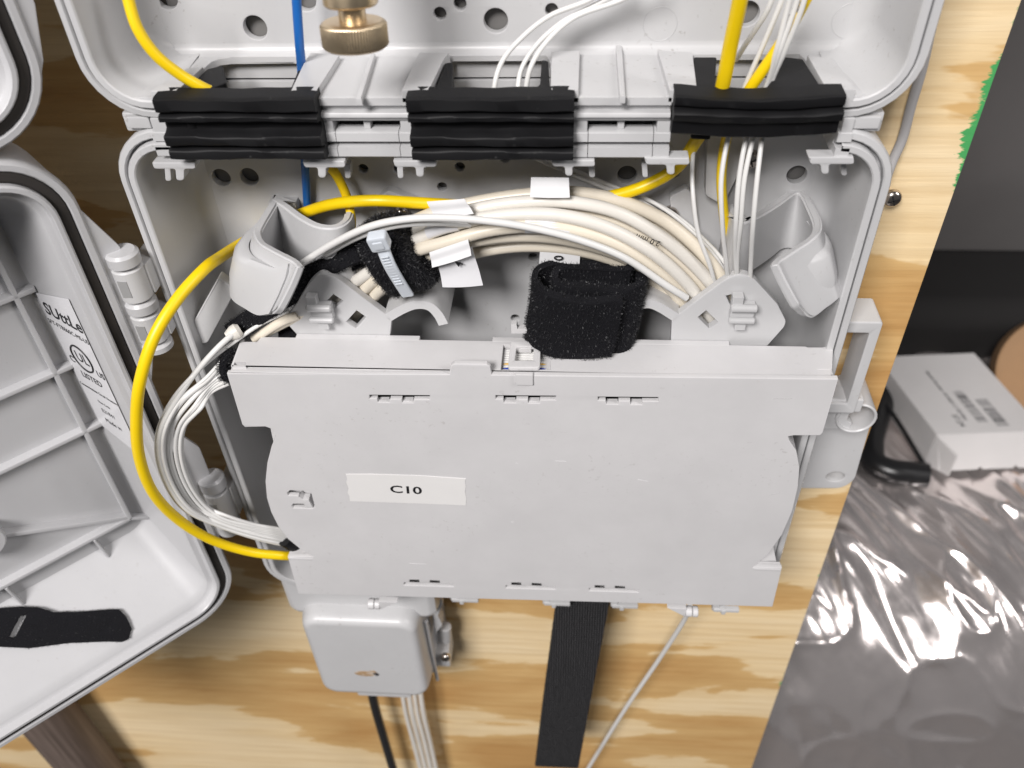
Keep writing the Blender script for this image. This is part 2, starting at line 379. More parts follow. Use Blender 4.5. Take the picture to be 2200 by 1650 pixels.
# floor with its three cable cut-outs
ZF = -62.2
def pz(pts, z): return [(PZ(x, y, z).x, PZ(x, y, z).y) for x, y in pts]
FR = (Vector((0, 0, 0)), Vector((1, 0, 0)), Vector((0, 1, 0)), Vector((0, 0, 1)))
c1 = pz([(378, 212), (442, 143), (455, 132), (470, 126), (493, 123), (625, 121), (646, 124), (652, 140), (624, 210)], ZF)
c2 = pz([(927, 210), (950, 140), (960, 123), (982, 114), (1020, 111), (1120, 111), (1158, 114), (1176, 121), (1182, 135), (1184, 205)], ZF)
c3 = pz([(1497, 205), (1488, 125), (1494, 110), (1523, 103), (1600, 102), (1680, 103), (1710, 110), (1728, 125), (1770, 195)], ZF)
def notch(c):
    c = list(c); c[0] = (c[0][0], -22.6); c[-1] = (c[-1][0], -22.6); return c
fl = [(-78, -22.6)]+notch(c1)+notch(c2)+notch(c3)+[(48, -22.6), (48, -2.0), (-78, -2.0)]
obj('floor_plate', plate([fl], ZF-1.4, ZF, FR, bev=0.2), 'grey', up_box)
for q in ([(317, 201), (374, 201), (436, 143), (400, 146)], [(624, 195), (680, 195), (729, 118), (668, 112), (655, 130)], [(864, 190), (922, 190), (954, 125), (965, 113), (900, 112)],
          [(1183, 186), (1243, 186), (1246, 108), (1185, 110)], [(1437, 184), (1496, 184), (1488, 112), (1413, 107)], [(1770, 179), (1832, 179), (1790, 125), (1735, 118)]):
    pts = pz(q, -60.9); pts[0] = (pts[0][0], -23.0); pts[1] = (pts[1][0], -23.0)
    obj('edge_strip', plate([pts], -63.2, -60.9, FR, bev=0.2), 'grey', up_box)
obj('floor_fillet', xprof(-76.5, 46.8, [(-3.0, -60.4), (-3.1, -61.1), (-3.5, -61.7), (-4.1, -62.05), (-5.0, -62.2), (-5.0, -63.2), (-2.4, -63.2), (-2.4, -60.4)]), 'grey', up_box)
for q in ([(764, 210), (776, 210), (806, 114), (796, 114)], [(1331, 205), (1344, 205), (1336, 88), (1322, 88)]):
    obj('floor_rib', plate([pz(q, -61.1)], -62.6, -61.1, FR, bev=0.25), 'grey', up_box)
# middle lips between the rubber grommets
LIPU = [(-23.0, -62.3), (-23.0, -63.6), (-22.0, -63.75), (-21.8, -64.7), (-23.2, -64.85), (-23.4, -65.2), (-23.4, -65.6), (-23.0, -65.8), (-22.6, -66.5), (-10, -66.5), (-10, -63.0), (-22, -62.3)]
for xa, xb in ((-44.6, -28.4), (-0.9, 15.7)): obj('front_lip', xprof(xa, xb, LIPU), 'grey', up_box)

low = thing('lower_enclosure', (-15, -1, -209), 'open grey plastic wall enclosure holding the splice tray', 'enclosure')
kw = dict(x0=BX0, x1=BX1, z0=-209.5, z1=-68.5, r=10.5)
obj('side_wall', rim_loft(RIM, mode='opentop', xs=-73.2, xe=45.5, **kw), 'grey', low)
hl = holes_at([(475, 382), (535, 380), (1347, 376), (1712, 376)], -3, 1.95)+holes_at([(780, 363), (855, 365), (988, 359), (950, 402), (1085, 340), (1145, 553), (1107, 684), (1450, 372)], -3, 1.0)
obj('back_wall', plate([rect(-78.5, 48.8, -202, -67.6)]+hl, -3.0, -1.0, bev=0.3), 'grey', low)
obj('hole_dark_sheet', box(-80, 50, -0.7, -0.2, -204, -68, 0.1), 'hole_grey', low)  # added sheet, coloured dark so the holes look deep
LIPL = [(-22.0, -68.6), (-22.6, -68.9), (-22.7, -70.4), (-21.9, -70.7), (-20.8, -70.85), (-20.8, -71.3), (-23.0, -71.4), (-23.0, -73.1), (-22.8, -73.3), (-10, -73.3), (-10, -68.6)]
def lipx(px): return P(px, 320, -23).x
for a, b in ((724, 860), (1262, 1403)): 
    obj('hinge_bar', xprof(lipx(a)+0.12, lipx(b)-0.12, [(max(y, -19.6) if y > -19.6 else y, z) if y < -19 else (-19.6, z) for y, z in LIPL]), 'grey', low)
    obj('slot_shade', box(lipx(a)+0.15, lipx(b)-0.15, -19.2, -9, -74, -66.6, 0.1), 'void', low)  # near-black block added; shade of the open gap painted as colour
    obj('slot_divider', box((lipx(a)+lipx(b))/2-0.6, (lipx(a)+lipx(b))/2+0.6, -21.5, -19.3, -68.6, -66.6, 0.15), 'grey', low)
for a, b in ((334, 400), (686, 724), (860, 900), (1222, 1262), (1403, 1438), (1795, 1826)):
    m = [(y, z) for y, z in LIPL]
    obj('post', join(xprof(lipx(a), lipx(b), m), box(lipx(a)+0.4, lipx(b)-0.1, -22.4, -11, -69, -66.2, 0.2)), 'grey', low)
def foot(a, b, c, d, y0, y1, yf):
    o_ = PX([(a, y0), (b, y0), (b+2, y1), (d+2, y1), (d+2, yf), (c+2, yf), (c, y1), (a+4, y1)], -23)
    return plate([rounded(o_, [0.2, 0.2, 0.7, 0.5, 0.9, 0.9, 0.5, 0.6])], -23.4, -20.5, bev=0.2)
for q in ((328, 420, 378, 395, 347, 361, 386), (651, 741, 683, 699, 344, 358, 380), (845, 937, 893, 909, 343, 357, 378), (1184, 1277, 1213, 1228, 342, 356, 376), (1384, 1480, 1431, 1447, 337, 352, 373), (1736, 1833, 1762, 1778, 335, 351, 372)):
    obj('catch_foot', foot(*q), 'grey', low)
for a, b, y in ((357, 370, 384), (741, 754, 378), (854, 867, 378), (1264, 1277, 376), (1378, 1390, 376), (1803, 1816, 372)):
    pts = PX([(a, y-30), (b, y-30), (b+2, y), (a+2, y)], -18)
    obj('catch_finger', plate([rounded(pts, [0, 0, 0.6, 0.6])], -19, -17, bev=0.2), 'grey', low)
# shoulder blocks that tie the two enclosures together
for s, xa in ((1, -81.6), (-1, 51.9)):
    def sx(d): return xa+s*d
    lo, hi = min(sx(0), sx(6.4)), max(sx(0), sx(6.4))
    obj('shoulder_block', box(lo, hi, -20.5, -6, -69.6, -66.0, 0.4), 'grey', low)
    lo, hi = min(sx(0.7), sx(5.4)), max(sx(0.7), sx(5.4))
    obj('shoulder_pad', box(lo, hi, -21.6, -19, -68.6, -66.3, 0.35), 'grey', low)
# wall flange, key-shaped handle and lock ring on the right
fo = PX([(1700, 900), (1815, 890), (1872, 880), (1832, 1020), (1805, 1037), (1740, 1037), (1690, 1037)], -2.5)
h = P(1791, 1012, -2.5)
obj('wall_flange', plate([rounded(fo, [0, 0, 1, 3, 3, 0, 0]), [(h.x+2.4*math.cos(t), h.z+1.9*math.sin(t)) for t in [i*math.pi/14 for i in range(28)]]], -4.6, -1.0, bev=0.3), 'grey', low)
q = [P(1783, 700, -16), P(1886, 700, -16), P(1866, 866, -16), P(1806, 862, -16)]
zt, zb = -113.5, -140
ho = [(55.9, zt), (64.4, zt), (64.4, zb), (55.9, zb)]; hi_ = [(57.2, zt-3.0), (62.2, zt-3.0), (62.2, zb+3), (57.2, zb+3)]
obj('lock_handle', plate([rounded(ho, 0.8), rounded(hi_, 0.5)], -17, -8.5, bev=0.3), 'grey', low)
c = P(1836, 888, -12); rows = []
def ring(c, ro, ri, y0, y1, n=40):
    return grid([[Vector((c.x+r*math.cos(2*math.pi*i/n), y, c.z+r*math.sin(2*math.pi*i/n))) for i in range(n)] for r, y in ((ro, y1), (ro, y0+0.3), (ro-0.25, y0), (ri+0.25, y0), (ri, y0+0.3), (ri, y1))], closed_u=True, closed_v=True)
obj('lock_ring', ring(c, 4.7, 4.0, -14, -3), 'grey', low)
c2_ = Vector((c.x-1.2, 0, c.z+0.2))
obj('lock_web', plate([rounded([(c.x-7, c.z+5.2), (c.x-0.2, c.z+4.4), (c.x-0.2, c.z+1.6), (c.x-1.6, c.z+0.8), (c.x-1.6, c.z-1.6), (c.x-0.2, c.z-2.4), (c.x-0.6, c.z-4.4), (c.x-7, c.z-4.6)], [0.3, 0.3, 0.3, 1, 1, 0.3, 1, 0.3])], -13, -10.8, bev=0.2), 'grey', low)
obj('lock_arm', box(55.7, c.x-0.5, -16, -11.2, -140.5, -136.6, 0.35), 'grey', low)
# knuckles under the bottom edge
for px in (1005, 1340, 1555, 1197):
    a = P(px-30, 1290, -18); b = P(px+28, 1290, -18); zt = -209.4
    k = join(box(a.x, a.x+2.0, -22, -12, zt-4.2, zt+0.5, 0.25), box(a.x+2.0, b.x, -19, -12, zt-3.2, zt+0.5, 0.25), box(a.x+0.4, b.x, -22.4, -20.8, zt-4.3, zt-3.0, 0.25), box(a.x+2.6, a.x+3.9, -22.6, -18, zt-5.2, zt-3.2, 0.3))
    obj('bottom_knuckle', k, 'grey', low)
# hinge knuckles on the left-hand side
def hinge_block(px_list, par):
    for (xa, ya, xb, yb, r) in px_list:
        A = P(xa, ya, -25.5); B = P(xb, yb, -25.5); A = Vector((-88.6, -25.5, A.z)); B = Vector((-88.6, -25.5, B.z))
        hgt = A.z-B.z
        k = lathe([(r-0.3, 0), (r, 0.3), (r, hgt-0.3), (r-0.3, hgt)], B, (0, 0, 1), 30)
        obj('hinge_knuckle', join(k, box(-88.6, -85.0, -24.8, -17, B.z+0.3, A.z-0.3, 0.3)), 'grey', par)
        f = B+Vector((-0.3, 0, hgt*0.5))
        obj('knuckle_window_shade', box(f.x-1.0, f.x+0.9, f.y-r-0.06, f.y-r+0.5, f.z-hgt*0.26, f.z+hgt*0.26, 0.02), 'window_grey', par)  # darker grey block, depth shade of the opening put into its colour
hinge_block([(275, 570, 310, 636, 3.1), (305, 668, 345, 725, 3.1), (445, 1050, 480, 1110, 3.1)], low)

# ================================================================== rubber grommets
def gland(x0, x1, prof, wings, lab, sag=0.0):
    g = thing('rubber_grommet', ((x0+x1)/2, -23, min(z for _, z in prof)), lab, 'grommet', 'black rubber cable grommets')
    rows = []
    n = 26
    for i in range(n+1):
        t = i/n; x = x0+(x1-x0)*t; w_ = math.sin(math.pi*t)
        rows.append([Vector((x, y-0.12*math.sin(9*t+z*1.3)*0.5-sag*0.5*w_, z-sag*w_+0.10*math.sin(7*t+z)+0.06*math.sin(23*t+3*z))) for y, z in prof])
    obj('ribbed_bar', grid(rows, closed_u=True, caps=True), 'rubber', g, 50)
    for pts, za, zb in wings:
        obj('side_wing', plate([rounded(pz(pts, za), 0.5)], zb, za, FR, bev=0.25), 'rubber', g)
    return g
GP = [(-21.5, -61.0), (-25.2, -61.05), (-26.0, -61.4), (-26.1, -63.2), (-25.6, -63.6), (-24.7, -63.7), (-24.8, -64.0), (-25.7, -64.2), (-26.0, -64.5), (-25.9, -65.2), (-24.4, -65.6), (-23.9, -66.2), (-23.9, -67.2), (-24.7, -67.6), (-26.0, -67.9), (-26.2, -68.3), (-26.1, -69.5), (-25.6, -69.85), (-24.6, -70.0), (-24.7, -70.35), (-25.7, -70.55), (-26.0, -70.9), (-25.9, -72.2), (-25.3, -72.5), (-21.5, -72.6)]
w1 = [([(383, 212), (444, 148), (478, 140), (486, 178), (400, 210)], -61.6, -70), ([(640, 150), (648, 150), (622, 208), (592, 207), (624, 190)], -61.6, -70)]
gland(-72.2, -44.2, GP, w1, 'ribbed black rubber grommet at the left cable entry')
w2 = [([(930, 205), (955, 135), (972, 133), (972, 196)], -61.6, -70), ([(1164, 128), (1178, 130), (1182, 196), (1140, 196), (1160, 180)], -61.6, -70)]
gland(-28.6, -0.5, GP, w2, 'ribbed black rubber grommet at the middle cable entry')
GP3 = [(-21.5, -60.6), (-25.4, -60.7), (-26.0, -61.0), (-26.0, -62.2), (-25.6, -62.6), (-25.0, -62.75), (-25.4, -63.0), (-26.3, -63.1), (-26.7, -63.5), (-26.4, -64.6), (-25.6, -65.0), (-25.2, -65.4), (-25.0, -67.6), (-24.4, -68.0), (-21.5, -68.0)]
w3 = [([(1496, 195), (1490, 122), (1540, 122), (1536, 176), (1540, 196)], -61.3, -70), ([(1640, 195), (1660, 170), (1672, 140), (1670, 120), (1725, 126), (1768, 192)], -61.3, -66)]
gland(15.9, 43.2, GP3, w3, 'folded black rubber grommet at the right cable entry with yellow cables through it', sag=0.5)

# ================================================================== doors
TH = math.radians(44)
DE = Vector((-math.cos(TH), -math.sin(TH), 0)); DN = Vector((math.sin(TH), -math.cos(TH), 0)); DO = Vector((-92, -29, 0)); DZ = Vector((0, 0, 1))
DFR = (DO, DE, DZ, DN)
def D(px, py, d=0.0):
    wpt = PL(px, py, DO+DN*d, DN); return ((wpt-DO).dot(DE), wpt.z)
# profile: (inset, height along the inner normal); rim faces the viewer
DR = [(0.6, -17), (0.2, -6), (-0.2, -1.4), (0.1, -0.4), (0.5, 0.0), (1.5, 0.0), (1.75, -0.3), (1.8, -1.4)]
DR2 = [(3.9, -1.6), (3.95, 0.5), (4.3, 0.9), (5.0, 0.9), (5.3, 0.55), (5.5, -1.0), (6.0, -1.4), (6.6, -1.6)]
GK = [(1.75, -1.7), (1.75, -0.7), (2.1, -0.25), (3.4, -0.2), (3.9, -0.6), (3.9, -1.7)]
def make_door(name, label, z0, z1, slope_bottom, x0=-1.0):
    d = thing(name, DO+DE*60+Vector((0, 0, z0)), label, 'door', 'hinged enclosure doors')
    kw = dict(x0=x0, x1=128, z0=z0, z1=z1, r=13.5, mode='full', arc=10)
    obj('outer_rim', rim_loft(DR, DFR, True, **kw), 'door', d)
    obj('gasket', rim_loft(GK, DFR, True, **kw), 'gasket', d)
    obj('inner_rim', rim_loft(DR2, DFR, True, **kw), 'door', d)
    # sloping pan: hinge side steep, bottom side shallow
    def loop(u0, u1, za, zb, r, h):
        return [DO+DE*a+DZ*b+DN*h for a, b in rrpath(u0, u1, za, zb, r, 0.0, 10)]
    sb = slope_bottom; rows = []
    for t, h in ((0, -1.6), (0.04, -2.0), (0.12, -3.0), (0.55, -12), (0.93, -19), (1.0, -20.0)):
        rows.append(loop(x0+6.6+5.0*t, 121-5.0*t, z0+6.6+sb*t, z1-6.6-(7)*t, 6.9-1.5*t, h))
    pan = grid(rows, closed_u=True); pan.verts.ensure_lookup_table(); k = len(rows[0]); pan.faces.new(pan.verts[-k:])
    obj('pan', pan, 'door', d)
    return d
ldoor = make_door('lower_door', 'open lower enclosure door seen from inside, with ribs, sticker and black strap', -206.5, -67.6, 18)
def rib(d, u0, z0, u1, z1, hw=0.6, h=2.5):
    a = Vector((u0, z0)); b = Vector((u1, z1)); t = (b-a).normalized(); s = Vector((-t.y, t.x))*hw
    obj('rib', plate([[tuple(a-s), tuple(b-s), tuple(b+s), tuple(a+s)]], -20.2, -20.2+h, DFR, bev=0.3), 'door', d)
rib(ldoor, 14.2, -83, 14.2, -175.4)
for z in (-103.4, -124.6, -143): rib(ldoor, 10.2, z, 60, z)
rib(ldoor, 14.2, -175.4, 62, -175.2)
rib(ldoor, 14.8, -174.6, 40, -160.5)
rib(ldoor, 10, -178.6, 14, -175.6, 0.5, 2.4)
for u in (24, 46): rib(ldoor, u, -176, u-1, -184, 0.35, 2.6)
uh, zh = 44.5, -158.5
cc = DO+DE*uh+DZ*zh+DN*(-20)
obj('boss', lathe([(5.0, 0), (5.0, 3.6), (4.6, 4.0), (3.4, 4.0), (3.1, 3.6), (3.1, 0)], cc, DN, 36), 'door', ldoor)
# hinge arms of the door
def hinge_arm(d, za, zb, zc, zd):
    pts = [(0.2, za), (-1.2, za-1), (-5.2, zb), (-5.2, zc), (-0.8, zd+3), (0.2, zd)]
    obj('hinge_arm', plate([rounded(pts, [0.2, 0.5, 0.8, 0.8, 0.5, 0.2])], -2.4, -0.6, DFR, bev=0.25), 'door', d)
def knuckle(d, z0, z1, r=3.25):
    k = lathe([(r-0.5, 0), (r, 0.4), (r, z1-z0-0.6), (r-0.6, z1-z0)], Vector((-88.6, -25.5, z0)), (0, 0, 1), 30)
    obj('hinge_cap', k, 'door', d)
a = P(190, 440, -27).z
hinge_arm(ldoor, -81, -91.5, -113.5, -128)
hinge_arm(ldoor, -139, -148.5, -166, -186)
zk = lambda x, y: P(x, y, -25.5).z
knuckle(ldoor, zk(272, 566), zk(268, 538)); knuckle(ldoor, zk(302, 664), zk(296, 640)); knuckle(ldoor, zk(345, 746), zk(340, 729)); knuckle(ldoor, zk(440, 1045), zk(436, 1022)); knuckle(ldoor, zk(482, 1135), zk(478, 1114))
# sticker on the hinge-side wall of the pan
def wallpt(s, z):       # s: 0 at the rim, 1 at the floor of the pan
    t = 0.14+0.84*s; h = -3.1-16.2*s
    return DO+DE*(5.6+5.0*t+0.05)+DZ*z+DN*h
W0 = wallpt(0.08, -104); WD = (wallpt(0.95, -104)-W0); wl = WD.length; WU = WD.normalized()
zs0, zs1 = -100.5, -146.5
NRM = WU.cross(DZ).normalized()
if NRM.dot(CAM-W0) < 0: NRM = -NRM
SF = (Vector((W0.x, W0.y, 0))+NRM*0.06, WU, DZ, NRM)
st = obj('sticker', plate([rounded([(0.4, zs0), (wl, zs0-4.0), (wl, zs1+3), (0.4, zs1)], 0.3)], 0.0, 0.08, SF, bev=0.02), 'glossy_paper', ldoor)
def stx(body, a, z, size, bold=0.0, sx=1.0, mat='ink', shear=0):
    o_ = SF[0]+WU*a+DZ*z
    r_ = WU if WU.dot(right) > 0 else -WU
    obj('sticker_print', text(body, size, o_, r_, DZ, NRM, 0.12, bold=bold, sx=sx, shear=shear), mat, st)
stx('SUttLe', wl*0.5, -108.0, 4.7, 0.09, 1.02, shear=0.15)
stx('SFT-FTB060C-MS-U5', wl*0.52, -111.8, 1.75, 0.0, 0.95)
cO = SF[0]+WU*wl*0.5+DZ*(-119.3)+NRM*0.13
obj('sticker_print', tube([cO+WU*3.5*math.cos(t*math.pi/20)+DZ*3.5*math.sin(t*math.pi/20) for t in range(41)], 0.22, 6, 1), 'ink', st)
stx('UL', wl*0.5, -119.3, 4.0, 0.05, 0.95)
stx('C', wl*0.5+ (5.0 if WU.dot(right) < 0 else -5.0), -121.6, 2.6, 0.04)
stx('US', wl*0.5- (5.4 if WU.dot(right) < 0 else -5.4), -121.6, 2.4, 0.04)
stx('LISTED', wl*0.5, -125.3, 2.5, 0.03)
stx('Communications Circuit Accessory', wl*0.5, -129.5, 1.2, 0.0, 0.8)
stx('Date Code', wl*0.5, -133, 1.0); stx('E21841', wl*0.5, -136, 1.7); stx('Made in', wl*0.5, -139.4, 1.9)

udoor = make_door('upper_door', 'open upper enclosure door at the top left corner, seen from inside', -66.6, 150, 8, -4.2)
pts = [(-3.0, 20), (-6.8, 20), (-6.8, -46), (-4.8, -54.6), (-3.0, -58)]
obj('hinge_arm', plate([pts], -2.4, -0.6, DFR, bev=0.25), 'door', udoor)
# ================================================================== splice tray
TY = -33.0      # front face of the tray
TB = -22.2
tray = thing('splice_tray', (-10, -28, -199), 'light grey fibre splice tray with white C10 label, front of the lower enclosure', 'splice tray')
arcL = [(592, 937), (583, 960), (574, 995), (570, 1035), (573, 1070), (582, 1100), (597, 1130), (618, 1158), (645, 1180), (672, 1196)]
arcR = [(1618, 1219), (1650, 1192), (1680, 1150), (1702, 1100), (1714, 1050), (1718, 1005), (1711, 968), (1696, 946)]
o_ = [(487, 803), (520, 912), (526, 918), (570, 917), (584, 922)]+arcL+[(618, 1197), (640, 1276), (1660, 1304), (1680, 1221)]+arcR+[(1694, 938), (1706, 936), (1762, 936), (1768, 930), (1801, 815), (1056, 806), (1053, 788), (1046, 783), (976, 782), (968, 787), (965, 805)]
cov = PX(o_, TY)
def slot_top(x0, y0):
    w_ = [(0, 0), (129, 1), (129, 10), (95, 10), (94, 17), (70, 17), (69, 9), (44, 9), (43, 16), (18, 16), (16, 8), (0, 8)]
    return PX([(x0+a, y0+b) for a, b in w_], TY)
def slot_bot(x0, y0):
    w_ = [(0, 6), (12, 6), (12, 0), (32, 0), (33, 6), (55, 7), (56, 1), (76, 2), (77, 8), (106, 9), (106, 15), (0, 12)]
    return PX([(x0+a, y0+b) for a, b in w_], TY)
tops = [(794, 849), (1065, 850), (1285, 853)]; bots = [(868, 1246), (1087, 1252), (1266, 1258)]
latch = PX([(618, 1056), (667, 1055), (676, 1088), (672, 1093), (660, 1092), (649, 1083), (628, 1083), (626, 1087), (632, 1092), (658, 1094), (676, 1095), (681, 1090), (669, 1053), (622, 1053)], TY)
holes = [slot_top(*q) for q in tops]+[slot_bot(*q) for q in bots]
lh = PX([(617, 1059), (623, 1054), (667, 1055), (676, 1089), (671, 1093), (630, 1092), (626, 1088), (630, 1083), (650, 1083), (641, 1066), (619, 1065)], TY)
obj('cover', plate([cov]+holes+[lh], TY, TY+1.3, bev=0.22), 'tray', tray)
for x, y in tops:       # snap tongues seen in the slots
    for a in (19, 71):
        p = PX([(x+a, y+8), (x+a+23, y+8), (x+a+23, y+18), (x+a, y+18)], TY+1.2)
        obj('snap_tongue', plate([p], TY+0.5, TY+1.9, bev=0.1), 'tray', tray)
for x, y in bots:
    p = PX([(x-1, y+7), (x+107, y+10), (x+107, y+17), (x-1, y+14)], TY+1.6)
    obj('snap_tongue', plate([p], TY+1.5, TY+2.2, bev=0.1), 'tray', tray)
p = PX([(643, 1067), (651, 1073), (663, 1074), (672, 1090), (660, 1091), (652, 1082), (640, 1082)], TY)
obj('latch_tooth', plate([p], TY-0.1, TY+2.0, bev=0.15), 'tray', tray)
p = PX([(612, 1050), (682, 1050), (690, 1098), (618, 1098)], TY+2)
obj('latch_recess', plate([p], TY+2.3, TY+2.8, bev=0.1), 'tray', tray)
# body behind the cover
XL, XR = P(492, 803, TY).x, P(1796, 812, TY).x
ZT = P(1145, 812, TY).z
body = PX([(494, 812), (526, 922), (575, 924)]+arcL[1:-1]+[(660, 1192), (628, 1204), (646, 1270), (1654, 1297), (1672, 1228), (1632, 1222)]+arcR[1:]+[(1704, 942), (1758, 942), (1795, 822)], TY)
def inset(pts, d):
    n = len(pts); ar = sum(pts[i][0]*pts[(i+1) % n][1]-pts[(i+1) % n][0]*pts[i][1] for i in range(n)); sg = 1 if ar > 0 else -1; out = []
    for i in range(n):
        p = Vector(pts[i]); a_ = (p-Vector(pts[i-1])).normalized(); b_ = (Vector(pts[(i+1) % n])-p).normalized()
        na = Vector((-a_.y, a_.x))*sg; nb = Vector((-b_.y, b_.x))*sg; m_ = na+nb
        out.append(tuple(p+m_*(d/max(0.35, 1+na.dot(nb)))))
    return out
inner = inset(body, 0.9)
obj('body_wall', plate([body, inner], TY+1.5, TB, bev=0.2), 'tray', tray)
obj('body_floor_shade', plate([inner], TY+6.5, TY+7.5, bev=0.1), 'void', tray)  # tray floor coloured near-black, imitating the shade seen through the slots
# top deck with window and corner notches
def dk(px, py): q_ = PZ(px, py, ZT+0.45); return (q_.x, q_.y)
fr = TY-0.15
deck = [dk(520, 722), dk(525, 721), dk(522, 734), dk(552, 734), dk(562, 722), dk(700, 722), dk(940, 722), dk(1055, 722), dk(1360, 722), dk(1727, 733), dk(1735, 746), dk(1765, 746), dk(1768, 733), dk(1787, 735)]
deck = [(x, min(y, TB+0.2)) for x, y in deck]
yb = TY+1.45
dl = [(XL+0.2, yb)]+deck+[(XR-0.3, yb)]
def nt(px0, px1, y0, y1): return [(PZ(px0, 770, ZT).x, y0), (PZ(px1, 770, ZT).x, y0), (PZ(px1, 770, ZT).x, y1), (PZ(px0, 770, ZT).x, y1)]
win = [dk(1076, 794), dk(1183, 794), dk(1181, 738), dk(1082, 736)]
win = [(x, min(y, TB-0.9)) for x, y in win]
n1 = [dk(499, 789), dk(529, 789), dk(530, 778), dk(503, 778)]; n2 = [dk(1756, 804), dk(1788, 804), dk(1785, 793), dk(1756, 793)]
obj('top_deck', plate([dl, win, n1, n2], ZT-0.55, ZT+0.45, FR, bev=0.12), 'tray', tray)
obj('front_ledge', box(XL+0.3, XR-0.3, TY+0.05, TY+1.5, ZT-0.3, ZT+0.05, 0.12), 'tray', tray)
obj('window_floor_shade', box(win[0][0]-0.5, win[1][0]+0.5, TY+2, TB-0.5, ZT-4.6, ZT-4.0, 0.1), 'void', tray)  # near-black floor: shade below the window put into the colour
for a, b in ((640, 905), (1060, 1145), (1362, 1562)):
    x0, x1 = PZ(a, 712, ZT+0.4).x, PZ(b, 712, ZT+0.4).x
    obj('back_ridge', box(x0, x1, TB-0.1, TB+1.5, ZT-3, ZT+0.5, 0.15), 'tray', tray)
mats_ = ['fibre_white']*6+['fibre_amber', 'fibre_white', 'fibre_blue', 'fibre_blue', 'void']
for i, mt in enumerate(mats_):
    y = TB-1.5-i*0.72; xm = (win[0][0]+win[1][0])/2
    rb = tube([Vector((win[0][0]-2, y, ZT-1.5)), Vector((win[0][0]+0.8, y, ZT-0.85)), Vector((xm, y, ZT-0.55)), Vector((win[1][0]-0.8, y, ZT-0.85)), Vector((win[1][0]+2, y, ZT-1.5))], 0.25, 8, 4)
    obj('ribbon_fibre', rb, mt, tray)
# swing latch over the window
def frame_pts(pts, z): return [(PZ(x, y, z).x, PZ(x, y, z).y) for x, y in pts]
zl = ZT+1.7
lo_ = rounded(frame_pts([(1091, 790), (1160, 790), (1162, 732), (1097, 732)], zl), 0.9); li_ = rounded(frame_pts([(1106, 774), (1146, 774), (1147, 744), (1110, 744)], zl), [0.2, 0.2, 0.9, 0.9])
obj('swing_latch', plate([lo_, li_], zl-0.9, zl, FR, bev=0.2), 'tray', tray)
a = P(1107, 800, TY-0.4); b = P(1145, 800, TY-0.4)
obj('latch_stem', box(a.x, b.x, TY-0.6, TY+0.5, ZT-1.6, zl-0.4, 0.2), 'tray', tray)
hk = [(1098, 716), (1098, 697), (1110, 695), (1112, 706), (1150, 706), (1150, 716)]
obj('latch_hook', plate([PX(hk, TB)], TB-0.2, TB+1.4, bev=0.15), 'tray', tray)
obj('latch_neck', box(P(1113, 722, TB).x, P(1143, 722, TB).x, TB-3, TB-0.3, ZT, ZT+1.2, 0.15), 'tray', tray)
# little shelves at the round shoulders, hinge pins below
a = P(618, 1198, TY); b = P(672, 1198, TY)
obj('corner_shelf', box(a.x, b.x, TY-0.1, TB, a.z-0.9, a.z+0.2, 0.3), 'tray', tray)
a = P(1618, 1221, TY); b = P(1680, 1221, TY)
obj('corner_shelf', box(a.x, b.x, TY-0.1, TY+2.2, a.z-0.9, a.z+0.2, 0.3), 'tray', tray)
for c_, sg in ((805, 1), (1486, -1)):
    p = P(c_, 1297 if sg == 1 else 1313, TY+2)
    ax = Vector((1, 0, 0))
    obj('hinge_pin', lathe([(1.3, -1.7), (1.5, -1.5), (1.5, -0.15), (1.3, 0)], p, ax, 24), 'tray', tray)
    obj('hinge_pin', lathe([(1.3, 0.15), (1.5, 0.3), (1.5, 1.4), (1.3, 1.6)], p, ax, 24), 'tray', tray)
    x = p.x+(1.6 if sg == 1 else -1.7)
    obj('hinge_gusset', plate([[(x, p.z-1.3), (x, p.z+2.5), (x+sg*5, p.z+2.5)]], TY+1.0, TY+2.8, bev=0.15), 'tray', tray)
# paper label on the cover
lp = PX([(743, 1018), (800, 1018), (900, 1021), (1001, 1028), (999, 1033), (1001, 1045), (999, 1055), (1002, 1070), (1001, 1085), (900, 1081), (752, 1076), (751, 1066), (747, 1058), (749, 1048), (744, 1036), (746, 1028)], TY)
lab = obj('label_tape', plate([lp], TY-0.12, TY-0.01, bev=0.02), 'tape', tray)
c_ = P(872, 1053, TY-0.14); u_ = (P(900, 1055, TY-0.14)-P(846, 1052, TY-0.14)).normalized(); v_ = Vector((0, 1, 0)).cross(u_); v_ = v_ if v_.z > 0 else -v_
obj('label_print', text('C10', 3.55, c_, u_, v_, Vector((0, -1, 0)), 0.03, bold=0.065, sx=1.25), 'ink', lab)
# scratches and scuffs on the cover
for pts_ in ([(1661, 857), (1672, 856.5), (1690, 857), (1702, 856)], [(1652, 1064), (1662, 1062), (1676, 1059)], [(1192, 990), (1216, 991)], [(1108, 995), (1112, 995.5)], [(1098, 1122), (1104, 1121)], [(880, 1210), (915, 1212)], [(1370, 1030), (1392, 1034)]):
    obj('scratch', tube([P(x, y, TY-0.005) for x, y in pts_], 0.035, 5, 3), 'window_grey' if len(pts_) > 2 else 'paper', tray)

